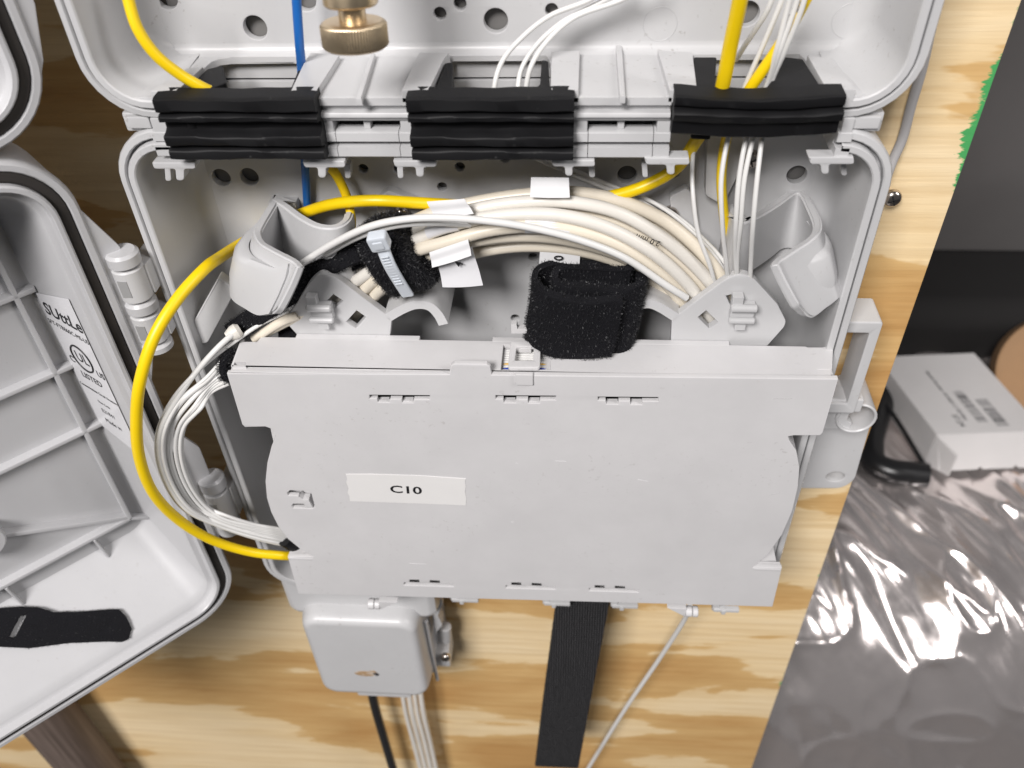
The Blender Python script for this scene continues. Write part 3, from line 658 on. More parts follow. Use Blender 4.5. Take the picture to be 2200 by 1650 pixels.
# ================================================================== cable guides
def solid(bm, t):
    bmesh.ops.recalc_face_normals(bm, faces=bm.faces)
    bmesh.ops.solidify(bm, geom=list(bm.faces), thickness=t); return bm
def guide(T, lab, mirror, arm):
    """T: rim points (px, py, f): f is 0 on the straight inner wing, 1 on the splayed outer wing; e lifts the free end"""
    z0 = -91.0; s = 1 if mirror else -1
    top = [PZ(q[0], q[1], z0) for q in T]; n = len(top); k = 4
    def lower(dz, dx, dy):
        out = []
        for q, p in zip(T, top):
            f = q[2]; e = q[3] if len(q) > 3 else 0
            out.append(p+Vector((s*(dx*f-2.2*e*dx/7.2), dy*f, dz*(1-0.42*e))))
        return out
    rows = [smooth_path(lower(dz, dx, dy), k) for dz, dx, dy in ((0, 0, 0), (-0.5, 0.2, 0), (-2.2, 1.0, -0.2), (-5, 2.4, -0.6), (-9, 4.6, -1.0), (-12.4, 6.6, -1.2), (-13.4, 7.2, -1.1))]
    g = thing('cable_guide', (sum(p.x for p in top)/n, -15, -105), lab, 'cable guide', 'hooked grey cable guides')
    bm = solid(grid(rows), 1.75)
    bmesh.ops.bevel(bm, geom=[e for e in bm.edges if len(e.link_faces) == 2 and e.calc_face_angle(0) > 1.2], offset=0.4, segments=3, affect='EDGES')
    obj('hook', bm, 'grey', g, 60)
    # thicker skirt round the outside of the hook, its top edge a little below the rim
    i0 = next(i for i, q in enumerate(T) if q[2] >= 0.5); i1 = i0+7
    i1 = i0+8; tp_ = lambda j, m: min(1.0, (m-1-j)/(m*0.45))*min(1.0, (j+1)/3)
    rr = [[p+Vector((s*gx, gy, gz))*tp_(j, len(pp_)) for pp_ in [smooth_path(lower(dz, dx, dy)[i0:i1], k)] for j, p in enumerate(pp_)] for dz, dx, dy, gx, gy, gz in ((-3.2, 1.4, -0.3, 0.2, -0.2, 0), (-2.9, 1.3, -0.3, 1.6, -0.9, 0), (-3.6, 1.7, -0.4, 2.2, -1.2, 0), (-8, 4.0, -0.9, 1.9, -1.0, 0), (-13.0, 7.0, -1.2, 0.3, -0.15, 0))]
    obj('skirt', solid(grid(rr), -0.5), 'grey', g, 60)
    ap = [P(x, y, arm[1]) for x, y in arm[0]]
    obj('arm', plate([rounded([(p.x, p.z) for p in ap], [0.3, 0.3, 2.0, 2.0])], arm[1]-0.9, arm[1]+1.6, bev=0.4), 'grey', g)
    obj('foot', box(top[6].x-3, top[6].x+3, top[6].y+1.0, -2.5, -101, -93, 0.3), 'grey', g)
    return g
guide([(741, 453, 0), (734, 470, 0), (718, 480, 0), (693, 479, 0), (655, 461, 0), (622, 437, 0), (598, 423, 0), (590, 421, 0.12), (584, 427, 0.25), (568, 451, 0.5), (549, 482, 0.8), (544, 494, 0.9), (546, 508, 1), (556, 523, 1), (575, 535, 1), (605, 551, 1), (628, 563, 1, 0.3), (637, 573, 1, 0.75)],
      'hooked grey cable guide on the left with a yellow cable behind it', False, ([(472, 590), (510, 618), (446, 738), (398, 722)], -19.5))
guide([(1559, 437, 0), (1566, 458, 0), (1580, 474, 0), (1600, 478, 0), (1640, 461, 0), (1680, 436, 0), (1705, 418, 0), (1714, 415, 0.12), (1721, 422, 0.25), (1733, 448, 0.5), (1744, 476, 0.8), (1745, 490, 0.9), (1739, 503, 1), (1724, 516, 1), (1705, 528, 1), (1676, 547, 1), (1660, 558, 1, 0.3), (1652, 570, 1, 0.75)],
      'hooked grey cable guide on the right beside the box wall', True, ([(1760, 560), (1790, 560), (1786, 590), (1764, 590)], -9))

# ================================================================== tray brackets
def bracket(out, holes, saddle, clip, lab, mir):
    Y0 = -20.6
    o2 = PX(out, Y0); g = thing('tray_bracket', (sum(p[0] for p in o2)/len(o2), Y0, min(p[1] for p in o2)), lab, 'bracket', 'grey tray brackets')
    obj('plate', plate([rounded(o2, [1.6 if i in (0, 1, len(out)-1) else 0.5 for i in range(len(out))])]+[PX(h_, Y0) for h_ in holes], Y0, Y0+2.0, bev=0.3), 'grey', g)
    rows = []
    for dy in (0, 0.25, 3, 7, 11.5, 15):
        rows.append(smooth_path([P(x, y, Y0)+Vector((0, dy, 0)) for x, y in saddle], 5))
    bm = solid(grid(rows), 2.1); obj('saddle', bm, 'grey', g, 50)
    c = P(clip[0], clip[1], Y0-1.5); s = -1 if mir else 1
    w2 = 2.6
    def bar(z, r): return lathe([(r-0.25, -w2), (r, -w2+0.25), (r, w2-0.25), (r-0.25, w2)], Vector((c.x, c.y-0.9, z)), (1, 0, 0), 20)
    obj('clip', join(bar(c.z+1.0, 0.85), bar(c.z-2.1, 0.7), box(c.x-w2+0.2, c.x+w2-0.2, c.y-0.3, c.y+1.4, c.z-2.6, c.z+1.4, 0.25), box(c.x-w2+0.1, c.x-0.3, c.y-0.8, c.y+1.2, c.z+1.0, c.z+3.6, 0.2), box(c.x-1.1, c.x+1.1, c.y-0.5, c.y+1.2, c.z-5.0, c.z-2.4, 0.15)), 'grey', g)
    return g
bracket([(690, 586), (724, 597), (842, 686), (836, 745), (660, 745), (611, 690), (668, 603)],
        [[(716, 633), (737, 647), (720, 662), (699, 651)], [(766, 668), (786, 682), (764, 706), (744, 692)]],
        [(840, 690), (868, 674), (895, 664), (917, 666), (932, 680), (943, 700)], (689, 665), 'left grey bracket plate with diamond holes under the velcro wrap', False)
bracket([(1588, 587), (1618, 596), (1672, 655), (1689, 690), (1686, 702), (1648, 745), (1440, 745), (1443, 686), (1556, 602)],
        [[(1560, 636), (1578, 632), (1590, 655), (1572, 660)], [(1517, 668), (1500, 682), (1524, 706), (1544, 694)]],
        [(1446, 690), (1410, 668), (1392, 662), (1372, 668), (1340, 690)], (1596, 665), 'right grey bracket plate with diamond holes behind the tray', True)
# small bracket feet and arm plates on the back wall
for pts, Y, nm in (([(1520, 285), (1592, 287), (1608, 330), (1560, 430), (1560, 446), (1515, 420)], -6.5, 'a'), ([(1437, 425), (1476, 404), (1490, 420), (1500, 505), (1560, 600), (1470, 600)], -5.5, 'b'), ([(815, 422), (835, 409), (900, 436), (945, 500), (800, 500)], -5.5, 'c')):
    lb = {'a': 'grey mounting plate on the back wall below the right grommet', 'b': 'grey mounting plate beside the right end of the cable bundle', 'c': 'small grey mounting plate behind the velcro wrap'}[nm]
    q = PX(pts, Y); tag(obj('mounting_plate', plate([rounded(q, 0.8)], Y, -3.05, bev=0.3), 'grey'), lb, 'plate', 'mounting plates on the back wall')

# ================================================================== screws
def screw(px, py, Y, r, lab, tilt=(0, -1, 0)):
    c = P(px, py, Y); g = thing('screw', c, lab, 'screw', 'pan head screws')
    ax = Vector(tilt)
    obj('head', lathe([(r*0.9, -0.8), (r, -0.4), (r, 0.1), (r*0.92, 0.5), (r*0.7, 0.9), (r*0.3, 1.12), (0.02, 1.16)], c, ax, 24), 'steel', g, 60)
    obj('shank', lathe([(r*0.45, -2.6), (r*0.45, -0.7)], c, ax, 12), 'steel', g)
    for a in (0.4, 0.4+math.pi/2):
        u = Vector((math.cos(a), 0, math.sin(a))); v = Vector((-math.sin(a), 0, math.cos(a)))
        obj('slot', plate([[(-r*0.6, -0.16), (r*0.6, -0.16), (r*0.6, 0.16), (-r*0.6, 0.16)]], 0.75, 1.22, (c, u, v, ax), bev=0.05), 'void', g)
screw(1612, 342, -8.5, 1.9, 'steel screw below the right grommet')
screw(1440, 462, -6.5, 1.7, 'steel screw beside the right end of the cable bundle')
screw(862, 462, -6.5, 1.9, 'shiny steel screw above the velcro wrap')
screw(1917, 426, -2.2, 1.9, 'steel screw on the plywood right of the enclosure')

# ================================================================== brass knob on its post
kb = P(762, 76, -30.0)
ax = Vector((0.0, -0.12, -1)).normalized()
kn = thing('knurled_brass_knob', kb, 'knurled brass thumb nut on a brass post hanging at the top', 'knob')
kz = kb-ax*2.0
r0 = 5.15; seg = 150; rows = []
for h_, rr in ((-0.2, 0.86), (0.1, 0.955), (0.4, 1.0), (3.3, 1.0), (3.6, 0.955), (3.9, 0.86)):
    u_ = ax.orthogonal().normalized(); v_ = ax.cross(u_)
    rows.append([kz+ax*h_+(u_*math.cos(2*math.pi*j/seg)+v_*math.sin(2*math.pi*j/seg))*(r0*rr-(0.22 if (j % 2 and 0.3 < h_ < 3.4) else 0)) for j in range(seg)])
obj('knurled_nut', grid(rows, closed_u=True, caps=True), 'brass', kn, 50)
obj('neck', lathe([(2.1, -3.0), (2.1, 0.2)], kz, ax, 36), 'brass', kn)
obj('post', lathe([(3.9, -2.4), (4.15, -2.7), (4.15, -4.0), (4.05, -4.2), (4.05, -40)], kz, ax, 48), 'brass', kn)

# ================================================================== cables
def cable(name, pts, r, mat, lab, cat, group=None, k=8, seg=12):
    pt = [p if isinstance(p, Vector) else P(*p) for p in pts]
    return tag(obj(name, tube(pt, r, seg, k), mat, smooth=60), lab, cat, group)
YEL = 'yellow cables'
cable('yellow_cable', [(1600, -60, -26), (1590, 0, -25), (1570, 95, -23), (1551, 190, -21), (1530, 245, -16), (1497, 300, -13), (1450, 363, -11), (1380, 402, -11.5), (1300, 425, -12.5), (1200, 440, -11), (1080, 441, -9), (1000, 441, -10), (900, 436, -11), (800, 431, -12), (720, 438, -10), (655, 457, -6.5), (580, 490, -5.5), (520, 523, -8), (470, 555, -17), (440, 577, -24), (383, 640, -31), (333, 720, -37), (302, 815, -41), (293, 900, -42), (300, 985, -42), (330, 1060, -41), (388, 1120, -38), (460, 1162, -35), (540, 1186, -32.5), (600, 1193, -31), (632, 1194, -29.5), (680, 1194, -28)], 1.22, 'yellow',
      'long yellow fibre cable looping left around the splice tray', 'cable', YEL)
cable('yellow_cable', [(262, -60, -20), (276, 0, -21), (296, 62, -22), (335, 118, -22), (390, 162, -21), (440, 190, -20), (490, 212, -18), (560, 250, -14), (650, 315, -10), (712, 362, -8.5), (740, 410, -8.5), (752, 450, -9.5), (755, 480, -12), (750, 520, -15), (735, 570, -16)], 0.98, 'yellow',
      'thin yellow cable curving through the left grommet', 'cable', YEL)
cable('yellow_cable', [(1760, -60, -18), (1730, 0, -19), (1680, 90, -19), (1612, 190, -18), (1580, 245, -15), (1560, 300, -13), (1550, 380, -12), (1555, 460, -11.5), (1563, 530, -11), (1572, 600, -12), (1578, 660, -14)], 0.98, 'yellow',
      'thin yellow cable passing through the right grommet among white fibres', 'cable', YEL)
yc = bpy.data.objects['yellow_cable.002']
yd = (P(1680, 90, -19)-P(1730, 0, -19)).normalized(); yn = Vector((0, -1, 0)); yn = (yn-yd*yn.dot(yd)).normalized()
obj('jacket_print', text('OFNR 2A', 1.5, P(1697, 42, -20.05), -yd, yn.cross(yd)*-1 if yn.cross(yd).dot(Vector((1,0,0))) > 0 else yn.cross(yd), yn, 0.0, bold=0.02), 'ink', yc)
cable('blue_cable', [(634, -60, -12), (637, 0, -12), (643, 90, -12), (648, 150, -10), (650, 240, -8), (655, 350, -6), (660, 440, -4.8), (663, 500, -4.8)], 0.85, 'blue', 'blue cable running straight down past the left grommet', 'cable')
FT = 'thin white fibres'
for i, pts in enumerate([[(1340, -40, -10), (1262, 2, -10), (1180, 35, -10), (1120, 82, -11), (1080, 130, -13), (1063, 180, -15), (1062, 230, -16)], [(1360, -30, -9), (1290, 5, -9), (1205, 50, -9.5), (1150, 100, -11), (1120, 150, -13), (1112, 195, -15), (1112, 235, -16)], [(1420, -40, -10), (1330, 2, -10), (1230, 40, -10.5), (1170, 95, -12), (1140, 145, -14), (1130, 195, -15), (1132, 240, -16)]]):
    cable('thin_fibre', pts, 0.46, 'fibre_white', ['leftmost', 'middle', 'rightmost'][i]+' of three thin white fibres arching into the middle grommet', 'fibre', FT)
RF = [[(1668, -30, -18), (1650, 20, -18), (1605, 90, -17), (1580, 130, -16)], [(1690, -30, -18), (1672, 20, -18), (1625, 130, -17.5), (1598, 190, -17), (1580, 240, -17), (1566, 290, -19), (1550, 380, -22), (1552, 480, -23), (1560, 560, -21), (1566, 620, -18)],
      [(1705, -30, -20), (1692, 20, -20), (1668, 110, -20), (1645, 190, -18), (1620, 240, -17), (1605, 290, -20), (1588, 380, -23), (1581, 480, -24), (1580, 560, -21), (1590, 640, -18)],
      [(1722, -30, -20), (1707, 20, -20), (1675, 110, -20), (1650, 185, -18), (1635, 240, -17), (1620, 290, -20), (1600, 380, -23), (1592, 480, -24), (1584, 560, -21), (1586, 640, -18)],
      [(1735, -30, -21), (1722, 20, -21), (1686, 110, -20), (1656, 180, -18), (1645, 240, -17), (1638, 290, -20), (1626, 390, -24), (1618, 480, -25), (1613, 570, -21), (1612, 660, -18)]]
rl = ['short thin white fibre beside the thick yellow cable, top right', 'white fibre in front of the thin yellow cable below the right grommet', 'leftmost of three white fibres crossing the right cable guide', 'middle of three white fibres crossing the right cable guide', 'rightmost of three white fibres crossing the right cable guide']
for pts, l_ in zip(RF, rl): cable('thin_fibre', pts, 0.45, 'fibre_white', l_, 'fibre', FT)
cable('thin_fibre', [(1495, 285, -12), (1487, 360, -14), (1490, 430, -17), (1500, 500, -18), (1525, 570, -18), (1545, 640, -16)], 0.42, 'fibre_white', 'single white fibre hanging left of the thin yellow cable, below the right grommet', 'fibre', FT)
for i, (dx, dy) in enumerate(((0, 0), (16, -4), (32, 4))):
    cable('thin_fibre', [(1130+dx, 330+dy, -9), (1200+dx, 362+dy, -7), (1290+dx, 400+dy, -7), (1390+dx, 440+dy, -8), (1470+dx, 500+dy, -10), (1530+dx, 570+dy, -13), (1562+dx*0.5, 640+dy, -14)], 0.42, 'fibre_white', ['lowest', 'highest', 'rightmost'][i]+' thin white fibre crossing the back wall behind the thick white cables', 'fibre', 'fibres behind the cable bundle')
# thick white bundle
WB = 'thick white cables in the bundle'
bund = [
 ('cream_jacket', 1.35, [(735, 585, -12), (800, 530, -13), (880, 480, -13), (960, 450, -13), (1050, 430, -13), (1140, 418, -13), (1240, 415, -13), (1330, 432, -13), (1420, 470, -13), (1490, 525, -14), (1545, 590, -15), (1575, 650, -15)], 'uppermost thick white cable, at the back of the bundle'),
 ('white_jacket', 1.3, [(720, 612, -14), (790, 560, -15), (870, 512, -16), (950, 472, -17), (1040, 446, -17), (1130, 434, -17), (1220, 434, -17), (1320, 454, -17), (1410, 502, -17), (1480, 558, -17), (1535, 620, -16.5), (1560, 665, -16)], 'thick white cable arching along the top front of the bundle'),
 ('white_jacket', 1.3, [(700, 665, -14.5), (752, 614, -16.8), (800, 580, -18), (868, 530, -18), (950, 490, -19), (1040, 468, -19.5), (1130, 460, -19.5), (1210, 464, -19.5), (1300, 488, -19.5), (1390, 535, -19), (1460, 592, -18), (1505, 645, -17), (1530, 690, -16)], 'thick white cable with a taped sleeve below the top one'),
 ('cream_jacket', 1.3, [(740, 600, -12), (800, 560, -13), (880, 510, -14), (970, 480, -15), (1070, 452, -15.5), (1160, 448, -15.5), (1260, 462, -15.5), (1350, 490, -15.5), (1440, 546, -15.5), (1500, 600, -15.5), (1545, 660, -15)], 'cream cable with printed size marking in the middle of the bundle'),
 ('cream_jacket', 1.3, [(720, 680, -14.5), (774, 630, -17), (815, 592, -18.5), (880, 545, -19.5), (960, 520, -20.5), (1050, 495, -20.5), (1140, 486, -20.5), (1230, 494, -20), (1320, 522, -19.5), (1400, 570, -18.5), (1465, 625, -17), (1500, 680, -16)], 'thick cream cable crossing the middle of the bundle'),
 ('cream_jacket', 1.3, [(745, 692, -14.5), (797, 642, -17), (832, 606, -18.5), (890, 562, -18), (990, 524, -18), (1080, 508, -18), (1170, 508, -18), (1260, 524, -18), (1350, 556, -17.5), (1430, 608, -16.5), (1480, 670, -16)], 'thick cream cable near the bottom of the bundle'),
 ('cream_jacket', 1.25, [(740, 690, -13), (810, 630, -14), (900, 580, -15), (1000, 548, -15), (1100, 530, -15), (1190, 531, -15), (1290, 549, -15), (1380, 588, -15), (1440, 635, -15), (1470, 690, -15)], 'lowest cream cable of the bundle')]
bund += [
 ('cream_jacket', 1.2, [(760, 560, -10), (840, 505, -10), (930, 458, -10.5), (1030, 440, -11), (1130, 428, -11), (1230, 428, -11), (1330, 446, -11), (1430, 490, -11.5), (1500, 545, -12.5), (1560, 625, -14)], 'cream cable hidden deepest behind the top of the bundle'),
 ('cream_jacket', 1.3, [(760, 610, -13), (850, 540, -14), (940, 500, -15), (1040, 478, -15.5), (1140, 472, -15.5), (1240, 480, -15.5), (1330, 506, -15.5), (1420, 560, -15.5), (1480, 612, -15.5), (1525, 670, -15)], 'cream cable squeezed between the middle cables of the bundle'),
 ('cream_jacket', 1.25, [(770, 640, -13), (860, 570, -14), (960, 530, -15), (1060, 513, -15), (1160, 511, -15), (1260, 526, -15), (1350, 560, -15), (1420, 605, -15), (1465, 655, -15)], 'cream cable behind the lower edge of the bundle')]
for mt, r, pts, l_ in bund: cable('thick_white_cable', pts, r, mt, l_, 'cable', WB, seg=16)
cable('white_patch_cable', [(600, 600, -16), (640, 572, -19), (720, 521, -22.5), (800, 485, -24), (880, 470, -24.5), (960, 468, -24.5), (1050, 475, -24), (1140, 489, -23.5), (1240, 514, -23), (1340, 553, -22), (1430, 612, -20.5), (1475, 640, -19.5)], 0.72, 'fibre_white', 'bright white patch cable lying over the front of the bundle', 'cable')
cable('white_patch_cable', [(700, 545, -19), (770, 508, -22), (850, 484, -23), (930, 478, -22.5), (1010, 482, -20)], 0.7, 'fibre_white', 'short white patch cable just under the bright white one, left of the labels', 'cable')
def sleeve(pts, r, lab): cable('paper_sleeve', pts, r, 'glossy_paper', lab, 'label', 'paper cable labels', k=6, seg=20)
sleeve([(1128, 486, -20.5), (1175, 487, -20.3), (1222, 493, -20)], 1.36, 'white label sleeve wrapped around a cable in mid bundle')
sleeve([(920, 500, -18.7), (955, 488, -19), (985, 481, -19.2)], 1.36, 'white label sleeve wrapped on a cable right of the velcro')
# flag labels
def flag(pts, Y, lab, mat='paper', bow=1.0, mark=None):
    q = [P(x, y, yy) for (x, y), yy in zip(pts, Y)]
    rows = []
    for i in range(7):
        t = i/6; a = q[0].lerp(q[3], t); b = q[1].lerp(q[2], t); row = []
        for j in range(7):
            s = j/6; p = a.lerp(b, s); row.append(p+Vector((0, -bow*math.sin(math.pi*s)*0.5*t-0.3*bow*math.sin(2.5*math.pi*t), 0)))
        rows.append(row)
    bm = solid(grid(rows), 0.12)
    g = tag(obj('flag_label', bm, mat, None, 60), lab, 'label', 'paper cable labels')
    if mark:
        body, px, py, yy, size, ang = mark
        c = P(px, py, yy); u = Vector((math.cos(ang), 0, math.sin(ang))); v = Vector((-math.sin(ang), 0, math.cos(ang)))
        obj('label_print', text(body, size, c, u, v, Vector((0, -1, 0)), 0.05, bold=0.03), 'ink', g)
flag([(917, 433), (998, 427), (1018, 458), (935, 468)], [-20.5, -20.5, -21, -21], 'folded white paper flag above the velcro wrap', bow=0.5)
flag([(1141, 381), (1222, 382), (1224, 424), (1139, 423)], [-17, -17, -19, -19], 'white paper flag standing on top of the bundle', bow=0.4)
flag([(923, 542), (1006, 514), (1013, 548), (929, 574)], [-22.2, -22.2, -23, -23], 'upper white paper flag below the bundle, left', bow=0.5)
flag([(940, 560), (1014, 530), (1038, 612), (951, 616)], [-21, -21, -21.6, -21.6], 'glossy white paper flag hanging under another flag, marked 4', 'glossy_paper', 0.6, ('4', 986, 567, -22.3, 2.4, 1.2))
flag([(1160, 540), (1247, 540), (1238, 660), (1150, 700)], [-16, -16, -16.5, -17], 'white paper flag marked 0 behind the velcro roll', 'paper', 0.3, ('0', 1201, 554, -16.7, 2.6, math.pi/2))
c = P(1392, 515, -19.2)
tx = obj('cable_print', text('2.0 mm', 1.7, c, Vector((-0.93, 0, 0.36)), Vector((-0.36, 0, -0.93)), Vector((0, -1, 0)), 0.05, bold=0.01), 'ink')
tag(tx, 'small black upside-down size print on a cream cable', 'print')
# ================================================================== hook-and-loop straps
def fuzzy(name, bm, lab, cat, count, length, mat='velcro', group='black hook and loop straps', seed=3, w_=0.045):
    cs = [v.co for v in bm.verts]; base = (sum(c.x for c in cs)/len(cs), sum(c.y for c in cs)/len(cs), min(c.z for c in cs))
    g = thing(name, base, lab, cat, group)
    fz = fuzz(bm, count, length, w_, 0.8, seed)
    obj('strap_band', bm, mat, g, 60)
    obj('pile', fz, 'pile', g, 0, kind='stuff')
    return g
# rolled strap standing on the tray
zb_, zt_ = ZT+0.6, ZT+15.6
def spiral():
    path = [(1326, -26.0), (1295, -26.3), (1230, -26.2), (1180, -25.4), (1152, -22.6), (1150, -19.4), (1178, -17.2), (1250, -16.4), (1325, -16.2), (1352, -17.4), (1362, -20.2), (1356, -22.8), (1330, -23.8), (1270, -24.0), (1205, -23.6), (1188, -22.0), (1200, -20.4), (1270, -19.8), (1335, -20.0), (1345, -19.0), (1310, -18.3)]
    out = []
    for px, y in path: out.append(Vector((P(px, 680, y).x, y, 0)))
    return smooth_path(out, 7)
sp_ = spiral(); n_ = len(sp_); rows = []
for h_ in range(31):
    t = h_/30; r_ = []; rb_ = 0.13 if h_ % 2 else -0.13
    for i, p in enumerate(sp_):
        lean = (t-0.5)*2.6
        r_.append(Vector((p.x+lean*0.7+0.12*math.sin(i*0.5+6*t), p.y+0.5*(t-0.5)+0.10*math.sin(i*0.6+5*t)+rb_, zb_+(zt_-zb_)*t+0.35*math.sin(i*0.35)+0.03*i*(t-0.5))))
    rows.append(r_)
roll = solid(grid(rows), 1.25)
fuzzy('rolled_velcro_strap', roll, 'rolled black velcro strap standing on top of the splice tray', 'strap', 26000, 0.62, seed=5, w_=0.035)
# wrap round the bundle
A = P(820, 566, -18); B = P(896, 526, -18.5); ax = (B-A).normalized(); up_ = Vector((0, -1, 0)); n0 = (up_-ax*up_.dot(ax)).normalized(); s0 = ax.cross(n0)
rows = []
for i in range(13):
    t = i/12; c = A.lerp(B, t); row = []
    for j in range(40):
        a_ = 2*math.pi*j/40; q = 1+0.05*math.sin(3*a_+4*t)+0.035*math.sin(9*t+2*a_)-0.10*(abs(t-0.5)*2)**4
        row.append(c+(n0*math.cos(a_)*6.3+s0*math.sin(a_)*8.6)*q)
    rows.append(row)
wr = grid(rows, closed_u=True, caps=True)
fuzzy('velcro_wrap', wr, 'fuzzy black velcro wrap binding the left end of the cable bundle under a zip tie', 'strap', 12000, 0.75, seed=8, w_=0.035)
# two flat straps running down-left behind the guide
def strap(name, pts, nrm, w_, th, lab, cnt, ln, seed, mat='velcro'):
    return fuzzy(name, ribbon([P(*p) for p in pts], nrm, w_, th), lab, 'strap', cnt, ln, mat, seed=seed)
strap('velcro_strap', [(498, 716, -22), (560, 672, -21), (640, 622, -19), (715, 578, -16), (785, 545, -16)], (0.2, -0.8, 0.5), 4.4, 1.4, 'long flat black velcro strap running down-left from the wrap', 3000, 0.5, 11)
strap('velcro_strap', [(630, 606, -17), (690, 578, -18), (770, 540, -19)], (0.1, -0.8, 0.5), 4.0, 1.4, 'upper short black velcro strap behind the left cable guide', 1500, 0.5, 12)
strap('velcro_tuft', [(497, 752, -25), (484, 775, -27), (482, 800, -29), (489, 816, -30)], (-1, -0.4, 0.1), 4.0, 1.8, 'small frayed black velcro end at the top left corner of the tray', 1400, 0.9, 13)
strap('velcro_strap', [(690, 712, -17.5), (600, 712, -17.5)], (0, -0.7, 0.7), 4.0, 1.2, 'scrap of black velcro behind the left bracket plate', 600, 0.5, 14)
def webbing_mat():
    m, N, L, b = newmat('webbing'); tc = N.new('ShaderNodeTexCoord')
    def wave(d, sc):
        w_ = N.new('ShaderNodeTexWave'); w_.wave_type = 'BANDS'; w_.bands_direction = d; w_.inputs['Scale'].default_value = sc; w_.inputs['Distortion'].default_value = 1.2; w_.inputs['Detail'].default_value = 2; w_.inputs['Detail Scale'].default_value = 3
        L.new(tc.outputs['Object'], w_.inputs['Vector']); return w_
    a_, c_ = wave('Z', 330), wave('X', 420)
    mu = N.new('ShaderNodeMath'); mu.operation = 'MULTIPLY'; L.new(a_.outputs['Fac'], mu.inputs[0]); L.new(c_.outputs['Fac'], mu.inputs[1])
    r = N.new('ShaderNodeValToRGB'); r.color_ramp.elements[0].color = (0.004, 0.004, 0.005, 1); r.color_ramp.elements[1].color = (0.075, 0.073, 0.078, 1); L.new(mu.outputs[0], r.inputs[0])
    L.new(r.outputs[0], b.inputs['Base Color']); b.inputs['Roughness'].default_value = 0.55
    bp = N.new('ShaderNodeBump'); bp.inputs['Strength'].default_value = 1; bp.inputs['Distance'].default_value = 0.0004; L.new(mu.outputs[0], bp.inputs['Height']); L.new(bp.outputs[0], b.inputs['Normal'])
    MATS['webbing'] = m
webbing_mat()
strap('hanging_velcro_strap', [(1262, 1230, -18), (1252, 1290, -19), (1236, 1390, -21), (1218, 1500, -23), (1196, 1645, -26)], (0.05, -0.95, 0.25), 15.5, 1.3, 'wide black woven velcro strap hanging down below the tray', 3500, 0.35, 15, 'webbing')
# strap lying in the lower door
SN = (DZ*0.72+DN*0.70).normalized()
SO = DO+DZ*(-206.5+6.6+18*0.55)+DN*(-12.0)+SN*0.35
SU = (DE*-1.0).normalized(); SV = SN.cross(SU)
if SV.z < 0: SV = -SV
def onslope(px, py):
    q = PL(px, py, SO, SN)-SO; return (q.dot(SU), q.dot(SV))
so = [onslope(*q) for q in [(-60, 1318), (0, 1306), (45, 1303), (85, 1305), (115, 1315), (170, 1314), (235, 1309), (256, 1309), (272, 1326), (283, 1350), (276, 1372), (262, 1379), (230, 1378), (150, 1381), (110, 1386), (65, 1392), (0, 1389), (-60, 1380)]]
sh = [onslope(*q) for q in [(20, 1368), (32, 1370), (57, 1322), (45, 1321)]]
sl = plate([so, sh], 0.0, 1.2, (SO, SU, SV, SN), bev=0.2)
fuzzy('velcro_cable_tie', sl, 'black velcro cable tie with a slot lying inside the open lower door', 'strap', 3000, 0.4, seed=16, w_=0.03)

# ================================================================== zip tie
zt = thing('zip_tie', P(830, 560, -26), 'translucent white nylon zip tie across the black velcro wrap', 'zip tie')
hd = P(815, 517, -27.4); tl = P(876, 634, -24.0); d_ = (tl-hd).normalized(); nn = Vector((-0.1, -1, 0.35)); nn = (nn-d_*nn.dot(d_)).normalized(); ss = d_.cross(nn)
obj('head', plate([rounded([(-1.9, -1.9), (1.9, -1.9), (1.9, 1.7), (-1.9, 1.7)], 0.7)], -1.0, 1.4, (hd, ss, d_, nn), bev=0.35), 'nylon', zt)
obj('pawl', plate([rounded([(-1.0, -0.9), (1.0, -0.9), (1.0, 0.9), (-1.0, 0.9)], 0.3)], 1.35, 1.6, (hd, ss, d_, nn), bev=0.1), 'nylon', zt)
tail = obj('tail', ribbon([hd+d_*1.2, hd.lerp(tl, 0.35)+nn*0.9, hd.lerp(tl, 0.7)+nn*0.6, tl], nn, 2.5, 0.9), 'nylon', zt)
for i in range(11):
    c = hd.lerp(tl, 0.2+0.05*i)+nn*(0.9-0.02*i+0.38)
    obj('tooth', plate([rect(-0.75, 0.75, -0.16, 0.16)], 0.0, 0.22, (c, ss, d_, nn), bev=0.05), 'nylon', tail)

